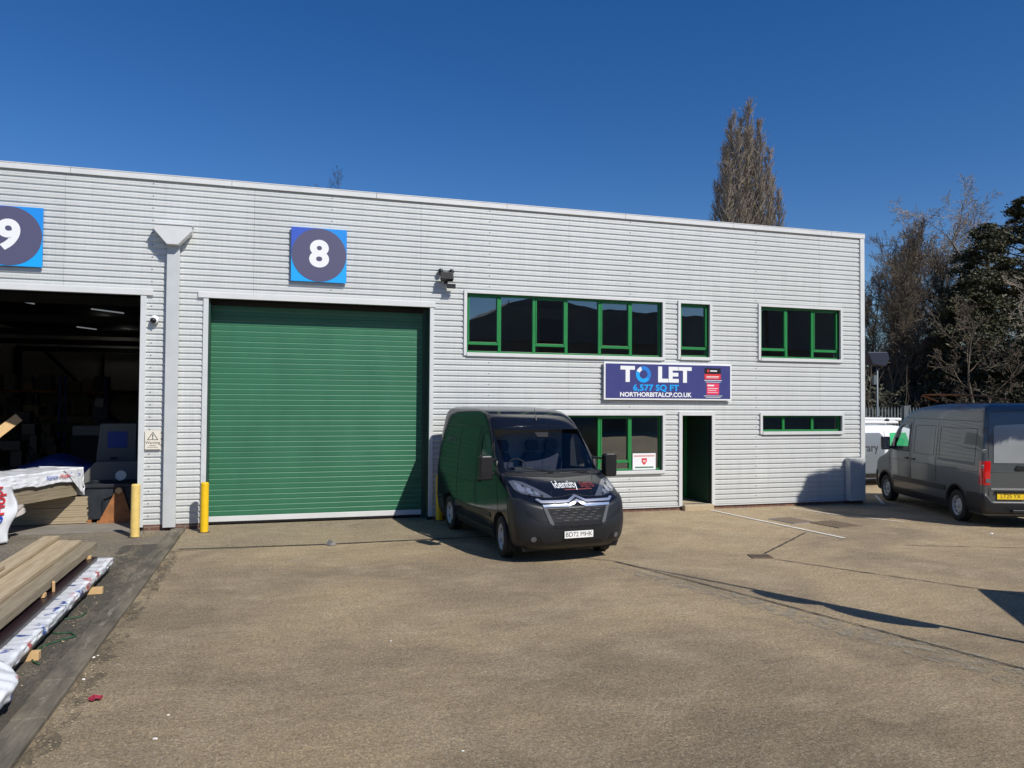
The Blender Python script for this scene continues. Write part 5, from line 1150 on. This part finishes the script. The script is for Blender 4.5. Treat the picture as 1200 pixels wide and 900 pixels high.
# plank poking up at the far left
a=FP(-12,515,2.2); b=FP(22,489,2.6)
v=(b-a); t=MB(); o=t.box((-v.length/2-1.0,-.02,-.10),(v.length/2,.02,.10)).build('leaning_plank',M['woodend'],bev=.004)
o.matrix_world=Matrix.Translation((a+b)/2)@Vector((1,0,0)).rotation_difference(v.normalized()).to_matrix().to_4x4(); tag(o,'pale plank sticking up diagonally at the left edge inside the bay','plank')
bb=o; o=empty('plank_trestle',((a.x),2.3,0),0,'dark trestle carrying the diagonal plank at the left edge','trestle'); t=MB(); t.box((-1.2,-.1,0),(-.9,.3,1.5)); t.box((-.3,-.1,0),(-.1,.3,1.55)); t.build('frame',M['dark'],o)

# ------------------------------------------------------------------ fence, lamp post
fx0,fx1,fy=15.6,42.0,8.0
fe=empty('palisade_fence',(0,fy,0),0,'grey steel palisade fence across the far side behind the parked vans','fence')
t=MB(); x=fx0
while x<fx1:
    t.prism([(x-.034,0.05),(x+.034,.05),(x+.034,2.42),(x+.012,2.56),(x,2.50),(x-.012,2.56),(x-.034,2.42)],'y',-.006,.006); x+=.155
t.build('pales',M['galv'],fe)
t=MB(); t.box((fx0,.008,.45),(fx1,.05,.51)); t.box((fx0,.008,2.05),(fx1,.05,2.11)); t.build('rail',M['galv'],fe)
x=fx0+.6
while x<fx1: MB().box((x-.05,.052,0),(x+.05,.14,2.62)).build('post',M['galv'],fe); x+=2.75
wp=FP(1060,480,fy); MB().box((wp.x-.11,-.10,0),(wp.x+.11,.05,2.6)).build('gate_post',M['galv'],fe)
p=FP(1028,470,7.0)
lp=empty('lamp_post',(p.x,7.0,0),0,'thin grey lamp post with a dark boxy head beside the building corner','lamp post')
MB().lathe([(.07,0),(.06,1.2),(.045,1.25),(.04,4.2),(.0,4.22)],12).build('pole',M['galv'],lp,smooth=True)
t=MB(); t.prism([(-.62,4.62),(-.40,4.16),(.22,4.10),(.40,4.4),(.30,4.66)],'y',-.22,.22); t.build('head',mat('dark_blue_lamp',(.012,.015,.03),.4),lp,bev=.03)
MB().box((.03,-.1,1.9),(.18,.05,2.2)).build('control_box',M['galv'],lp,bev=.01); MB().box((-.2,-.06,3.4),(-.06,.06,3.75)).build('control_box',M['galv'],lp,bev=.01)

# ------------------------------------------------------------------ trees
def seg(V,F,a,b,ra,rb,n=3):
    t=b-a
    if t.length<1e-6: return
    t.normalize(); u=t.orthogonal().normalized(); w=t.cross(u); o=len(V)
    for p,r in ((a,ra),(b,rb)):
        for j in range(n):
            q=2*math.pi*j/n; V.append(p+(u*math.cos(q)+w*math.sin(q))*r)
    for j in range(n): F.append((o+j,o+(j+1)%n,o+n+(j+1)%n,o+n+j))
def grow(r,V,F,p,d,L,rad,lvl,P):
    steps=P['steps'][lvl]; sl=L/steps
    for i in range(steps):
        wob=P['wob'][lvl]; d=(d+Vector((r.gauss(0,wob),r.gauss(0,wob),r.gauss(0,wob)+P['up'][lvl]))).normalized()
        q=p+d*sl; ra=rad*(1-.8*i/steps); rb=rad*(1-.8*(i+1)/steps)
        (V if lvl<=P['split'] else P['V2']); VV,FF=(V,F) if lvl<=P['split'] else (P['V2'],P['F2'])
        seg(VV,FF,p,q,max(ra,P['rmin']),max(rb,P['rmin']),6 if lvl==0 else (4 if lvl==1 else 3))
        if lvl<P['lv']:
            nn=P['kids'][lvl]
            if (i+1)/steps>P['bare'][lvl]:
                k=int(nn)+(1 if r.random()<nn-int(nn) else 0)
                for _ in range(k):
                    ax_=d.orthogonal().normalized(); ax_=Matrix.Rotation(r.uniform(0,6.283),3,d)@ax_
                    an=R(r.gauss(P['ang'][lvl],P['ang'][lvl]*.25)); nd=Matrix.Rotation(an,3,ax_)@d
                    fr=1-.55*(i/steps) if lvl==0 else 1-.4*(i/steps)
                    grow(r,V,F,p.lerp(q,r.random()),nd,L*P['len'][lvl]*fr*r.uniform(.65,1.15),rb*P['rr'],lvl+1,P)
        p=q
def bare_tree(name,loc,H,rad,seed,label,group,trunkm,twigm,P,tr_=None):
    r=random.Random(seed); V=[];F=[]; P=dict(P); P['V2']=[];P['F2']=[]
    root=empty(name,loc,0,label,'tree',group)
    grow(r,V,F,Vector((0,0,0)),Vector((r.gauss(0,.03),r.gauss(0,.03),1)).normalized(),H,rad,0,P)
    MB().add(V,F).build('trunk',trunkm,root,smooth=True,fixn=False); MB().add(P['V2'],P['F2']).build('crown',twigm,root,fixn=False)
    return root
BROAD=dict(steps=[9,6,5,4,3],wob=[.06,.13,.17,.2,.25],up=[.02,.06,.05,.04,.03],kids=[2.3,2.0,1.9,2.2,0],bare=[.22,.15,.1,0,0],ang=[42,40,42,45,0],len=[.50,.55,.52,.5,0],rr=.62,lv=4,split=1,rmin=.011)
POP=dict(steps=[18,9,6,4],wob=[.02,.045,.09,.12],up=[.0,.10,.10,.10],kids=[4.2,3.6,3.0,0],bare=[.08,.05,.05,0],ang=[26,22,24,0],len=[.34,.22,.42,0],rr=.45,lv=3,split=0,rmin=.017)
def scaled(V,V2,top):
    mz=max(v.z for v in V+V2); k=top/mz
    return [v*k for v in V],[v*k for v in V2]
def bare_tree(name,loc,H,rad,seed,label,group,trunkm,twigm,P,tr_=None):
    r=random.Random(seed); V=[];F=[]; P=dict(P); P['V2']=[];P['F2']=[]
    root=empty(name,loc,0,label,'tree',group)
    grow(r,V,F,Vector((0,0,0)),Vector((r.gauss(0,.03),r.gauss(0,.03),1)).normalized(),H,rad,0,P)
    V,V2=scaled(V,P['V2'],H)
    MB().add(V,F).build('trunk',trunkm,root,smooth=True,fixn=False); MB().add(V2,P['F2']).build('crown',twigm,root,fixn=False)
    return root
p=FP(878,117,32); r=random.Random(5)
root=empty('poplar_tree',(p.x,32,0),0,'tall narrow bare poplar rising above the roofline','tree','bare trees behind the building')
TV=[];TF=[];V2=[];F2=[]
def spire(dx,dy,top,rad):
    k=int(top/.45); p0=Vector((0,0,.3)); prev=p0; r0=rad
    for i in range(1,k+1):
        t=i/k; e=1-(1-min(1,t*2.2))**2; q=Vector((dx*e+r.gauss(0,.05),dy*e+r.gauss(0,.05),.3+(top-.3)*t)); rr_=max(.02,rad*(1-t)**.8)
        seg(TV,TF,prev,q,r0,rr_,5)
        if q.z>9:
            for _ in range(7 if q.z>13 else 3):
                l=(.5+2.3*(1-t)**.6*(1.15-t*.4))*r.uniform(.5,1.15); a=r.uniform(0,6.283); d=Vector((math.cos(a)*.62,math.sin(a)*.62,1)).normalized(); b=prev.lerp(q,r.random()); c=b
                n=4
                for j in range(n):
                    d=(d+Vector((r.gauss(0,.10),r.gauss(0,.10),.16))).normalized(); c2=c+d*l/n; seg(V2,F2,c,c2,.026-.004*j,.022-.004*j,3)
                    for _ in range(2):
                        dd=(d+Vector((r.gauss(0,.38),r.gauss(0,.38),.2))).normalized(); c3=c2+dd*r.uniform(.2,.5); seg(V2,F2,c2,c3,.013,.010,3)
                    c=c2
        prev=q; r0=rr_
T=p.z
for dx,dy,tp,rd in ((0,0,T,.34),(-1.15,.4,T-.9,.24),(-.6,-.7,T-2.2,.2),(-2.05,-.2,T-4.0,.22),(-1.6,.8,T-3.2,.18),(.85,.3,T-2.6,.24),(1.25,-.6,T-3.6,.2),(2.0,.2,T-5.4,.2),(.5,.9,T-1.8,.18),(-2.5,.4,T-6.2,.16),(-.4,.6,T-1.2,.14),(.35,-.8,T-1.6,.14),(-1.5,-.9,T-2.6,.14),(1.6,.7,T-4.4,.14),(.9,1.3,T-3.4,.12),(-.9,1.2,T-2.0,.12),(-2.3,-.9,T-5.2,.12),(2.35,-.3,T-6.6,.12)): spire(dx,dy,tp-.4,rd)
MB().add(TV,TF).build('trunk',M['lead'],root,fixn=False); MB().add(V2,F2).build('crown',M['barkpale'],root,fixn=False)
p=FP(424,203,40)
BROAD=dict(steps=[9,6,5,4,3],wob=[.06,.13,.17,.2,.25],up=[.02,.06,.05,.04,.03],kids=[1.9,1.55,1.5,1.5,0],bare=[.25,.2,.15,0,0],ang=[42,40,42,45,0],len=[.50,.55,.52,.5,0],rr=.6,lv=4,split=1,rmin=.010)
bare_tree('bare_tree',(p.x,40,0),p.z,.3,12,'bare treetop just showing over the roof above the number 8','bare trees behind the building',M['lead'],M['barkdk'],BROAD)
def btree(px,py,Y,seed,label,P=BROAD,tm='barkdk',cm='barkbr',rad=.24):
    p=FP(px,py,Y); bare_tree('bare_tree',(p.x,Y,0),p.z,rad,seed,label,'bare trees beyond the fence',M[tm],M[cm],P)
B2=dict(BROAD); B2['up']=[.02,.13,.12,.10,.06]; B2['ang']=[32,34,36,38,0]; B2['kids']=[2.3,1.85,1.7,1.6,0]; B2['bare']=[.2,.2,.1,0,0]
btree(1046,262,21,31,'bare tree nearest the building corner beyond the fence',B2)
btree(1083,268,24,32,'bare tree in the middle of the row beyond the fence',B2)
btree(1112,285,22,33,'bare tree leaning against the evergreens beyond the fence',B2)
btree(1020,300,27,34,'thin bare tree mostly hidden by the building corner',B2,rad=.18)
btree(1062,272,29,37,'bare tree set well back between the two front ones beyond the fence',B2)
OAK=dict(BROAD); OAK['rmin']=.012; OAK['wob']=[.10,.22,.26,.3,.3]; OAK['ang']=[55,48,48,50,0]; OAK['kids']=[2.2,1.8,1.7,1.6,0]; OAK['len']=[.62,.55,.5,.5,0]; OAK['up']=[.0,.02,.03,.03,.0]; OAK['bare']=[.3,.25,.15,0,0]
btree(1180,200,23,41,'gnarled bare oak rising over the dark evergreens',OAK,'lead','barkpale',.38)
btree(1138,228,24,42,'crooked bare oak reaching left beside the dark evergreens',OAK,'lead','barkpale',.3)
OAK2=dict(OAK); OAK2['kids']=[1.5,1.2,1.1,1.0,0]
btree(1192,300,14.5,46,'taller sparse tree with pale limbs against the dark evergreens',OAK2,'barkpale','barkpale',.16)
btree(1140,345,13.5,44,'low sparse tree with bare limbs in front of the dark evergreens',OAK2,'barkbr','barkbr',.13)
def evergreen(px,py,Y,rx,seed,label,m,N=26000,low=.0,leaf=.10):
    p=FP(px,py,Y); H=p.z; r=random.Random(seed); root=empty('evergreen_tree',(p.x,Y,0),0,label,'tree','evergreens beyond the fence')
    V=[];F=[]; seg(V,F,Vector((0,0,0)),Vector((0,0,H*.9)),.35,.08,8)
    LV=[];LF=[]; cl=[]
    for i in range(150):
        t=r.random()**.8; z=H*(low+(1-low)*t); w=rx*(1-t**2.2)**.7+.25; a=r.uniform(0,6.283); d=w*math.sqrt(r.uniform(.12,1)); c=Vector((d*math.cos(a),d*math.sin(a),z)); cl.append((c,r.uniform(.5,1.15)*(1.1-.5*t)))
        seg(V,F,Vector((0,0,max(.3,z-.4*d))),c,.07,.02,4)
    per=N//150
    for c,s in cl:
        for _ in range(per):
            q=Vector((r.gauss(0,.46),r.gauss(0,.46),r.gauss(0,.17)))*s+c; q.z-=.25*((q-c).xy.length)
            a=Vector((r.gauss(0,1),r.gauss(0,1),r.gauss(0,.5))).normalized(); b=a.orthogonal().normalized(); b=Matrix.Rotation(r.uniform(0,6.28),3,a)@b; l=leaf*r.uniform(.6,1.5); o=len(LV)
            LV+=[q-a*l,q+b*l*.45,q+a*l,q-b*l*.45]; LF.append((o,o+1,o+2,o+3))
    MB().add(V,F).build('trunk',M['barkdk'],root,fixn=False); MB().add(LV,LF).build('crown',m,root,fixn=False)
evergreen(1158,262,19,3.1,61,'dark evergreen left of the two at the right edge',M['leaf'],56000,.06,.08)
evergreen(1206,232,19,3.7,62,'tallest dark evergreen at the right edge',M['leaf'],56000,.06,.08)
evergreen(1138,325,17.5,2.3,63,'lower dark evergreen in front of the taller ones',M['leaf'],44000,.03,.10)
evergreen(1055,405,26,2.6,64,'ivy covered stump of a tree between the bare trunks',M['ivy'],24000,.03,.13)
evergreen(1098,395,25,2.8,65,'bushy ivy clad tree right of the bare trunks',M['ivy'],26000,.03,.13)
evergreen(1185,400,15,2.6,66,'dark bush in front of the tall evergreens',M['ivy'],26000,.03,.12)
# undergrowth behind the fence: a thicket nobody could count
r=random.Random(77); LV=[];LF=[]; TV=[];TF=[]
for _ in range(90000):
    x=r.uniform(26,62); y=r.uniform(19,33); h=2.2+2.3*(.5+.5*noise.noise(Vector((x*.35,y*.2,0))))+.8*noise.noise(Vector((x*1.3,y,5)))
    z=h*r.random()**.6
    a=Vector((r.gauss(0,1),r.gauss(0,1),r.gauss(0,.7))).normalized(); b=a.orthogonal().normalized(); l=.13*r.uniform(.5,1.5); q=Vector((x,y,z)); o=len(LV)
    LV+=[q-a*l,q+b*l*.5,q+a*l,q-b*l*.5]; LF.append((o,o+1,o+2,o+3))
for _ in range(2500):
    x=r.uniform(26,62); y=r.uniform(18.5,32); q=Vector((x,y,r.uniform(0,2))); d=Vector((r.gauss(0,.4),r.gauss(0,.4),1)).normalized()
    for k in range(4): e=q+d*r.uniform(.5,1.2); seg(TV,TF,q,e,.02,.014,3); q=e; d=(d+Vector((r.gauss(0,.3),r.gauss(0,.3),.1))).normalized()
n=len(LV); mb=MB().add(LV,LF,0); mb.add(TV,TF,1); o=mb.build('undergrowth',[M['ivy'],M['barkbr']],fixn=False); o['kind']='stuff'; o['label']='dark ivy and bramble thicket behind the palisade fence'
# earth bank behind the fence so no bright ground shows through the thicket
V=[];F=[]
nx,ny=40,8
for i in range(nx+1):
    for j in range(ny+1):
        x=18+110*i/nx; y=12+40*j/ny; V.append((x,y,.02+2.6*min(1,max(0,(y-19)/16))+.5*noise.noise(Vector((x*.2,y*.2,1)))*min(1,max(0,(y-14)/6))))
for i in range(nx):
    for j in range(ny): F.append((i*(ny+1)+j,(i+1)*(ny+1)+j,(i+1)*(ny+1)+j+1,i*(ny+1)+j+1))
o=MB().add(V,F).build('earth_bank',mat('leaf_mould',(.07,.055,.035),.95,var=.4,scale=1.5),smooth=True,fixn=False); o['kind']='structure'
# line of far woodland on the skyline (one mass)
r=random.Random(88); LV=[];LF=[]
for _ in range(36000):
    x=r.uniform(50,170); y=r.uniform(50,90); h=9+3*noise.noise(Vector((x*.09,y*.05,0)))+1.5*noise.noise(Vector((x*.4,y*.3,3))); z=h*r.random()**.7; a=Vector((r.gauss(0,.3),r.gauss(0,.3),1)).normalized(); b=a.orthogonal().normalized(); l=.5*r.uniform(.5,1.5); q=Vector((x,y,z)); o=len(LV); LV+=[q-a*l,q+b*l*.3,q+a*l,q-b*l*.3]; LF.append((o,o+1,o+2,o+3))
o=MB().add(LV,LF).build('far_woodland',M['brush'],fixn=False); o['kind']='stuff'; o['label']='distant bare woodland low on the skyline'

# ------------------------------------------------------------------ building across the yard (behind the camera, mirrored in the glass)
ob=empty('opposite_building',(0,0,0),0,'dark brick unit across the yard, behind the camera','building')
t=MB(); t.box((-34,-60,0),(2,-46,7.6)); t.box((4,-66,0),(62,-48,7.98)); t.build('wall',M['opp'],ob)
t=MB(); t.prism([(-34.5,7.6),(2.5,7.6),(-6,8.6),(-13,9.2),(-22,9.0)],'y',-60.4,-45.6); t.prism([(3.5,8.0),(62,8.0),(60,12.8),(50,12.6),(41,11.0),(33,11.1),(26,11.4),(23,12.3),(20,11.7),(17,10.1),(13,9.0),(8,8.4)],'y',-66.4,-47.6); t.build('roof',mat('slate_roof',(.13,.13,.14),.7,var=.25,scale=.6),ob)
t=MB()
for x in (-22,-16,-10,-4,10,17,24,31): t.box((x,-46.02 if x<4 else -48.02,0.1),(x+3.5,-45.9 if x<4 else -47.9,3.6))
t.build('loading_door',M['galv'],ob)

# added unseen shade caster: leafy crown shaped to darken the wall corner
SC=Vector((17.85,-8.0,7.95)); r=random.Random(99)
root=empty('shade_caster',(SC.x,SC.y,0),0,'unseen leafy shade caster added beyond the right edge','tree')
V=[];F=[]; seg(V,F,Vector((0,0,0)),Vector((0,0,7)),.09,.06,8); MB().add(V,F).build('trunk',M['barkdk'],root,fixn=False)
LV=[];LF=[]
for _ in range(24000):
    t=r.random(); a_=r.uniform(0,6.283); rr_=(1.95-1.1*t)*math.sqrt(r.uniform(.1,1)); q=Vector((rr_*math.cos(a_)+.3*t,rr_*.3*math.sin(a_),6.4+2.75*t))
    a=Vector((r.gauss(0,1),r.gauss(0,1),r.gauss(0,1))).normalized(); b=a.orthogonal().normalized(); l=.09*r.uniform(.6,1.4); o=len(LV); LV+=[q-a*l,q+b*l*.7,q+a*l,q-b*l*.7]; LF.append((o,o+1,o+2,o+3))
MB().add(LV,LF).build('crown',M['leaf'],root,fixn=False)

# ------------------------------------------------------------------ light, sky, camera
sc=bpy.context.scene
w=bpy.data.worlds.new('World'); sc.world=w; w.use_nodes=True; nt=w.node_tree; N=nt.nodes;L=nt.links
sky=N.new('ShaderNodeTexSky'); sky.sky_type='NISHITA'; sky.sun_disc=False; sky.sun_elevation=SEL; sky.sun_rotation=math.pi-SAZ
sky.air_density=1.0; sky.dust_density=.1; sky.ozone_density=3.5; sky.altitude=300
bg=N['Background']; bg.inputs[1].default_value=.085
hs=N.new('ShaderNodeHueSaturation'); hs.inputs['Saturation'].default_value=1.33; hs.inputs['Hue'].default_value=.511; hs.inputs['Value'].default_value=1.12
L.new(sky.outputs[0],hs.inputs['Color']); L.new(hs.outputs[0],bg.inputs[0])
sd=bpy.data.lights.new('sun','SUN'); sd.energy=4.9; sd.angle=R(.53); sd.color=(1,.955,.88); so=bpy.data.objects.new('sun',sd); C.objects.link(so)
so.rotation_euler=(-trav).to_track_quat('Z','Y').to_euler()
cd=bpy.data.cameras.new('camera'); co=bpy.data.objects.new('camera',cd); C.objects.link(co); sc.camera=co
cd.sensor_width=36; cd.sensor_fit='HORIZONTAL'; cd.lens=FPX/1200*36; cd.clip_end=2000; cd.clip_start=.05
mw=Matrix((( r2.x,u2.x,-fw.x,CAM.x),(r2.y,u2.y,-fw.y,CAM.y),(r2.z,u2.z,-fw.z,CAM.z),(0,0,0,1))); co.matrix_world=mw
sc.view_settings.view_transform='Standard'; sc.view_settings.look='None'; sc.view_settings.exposure=0.0; sc.view_settings.gamma=1
sc.render.engine='CYCLES'
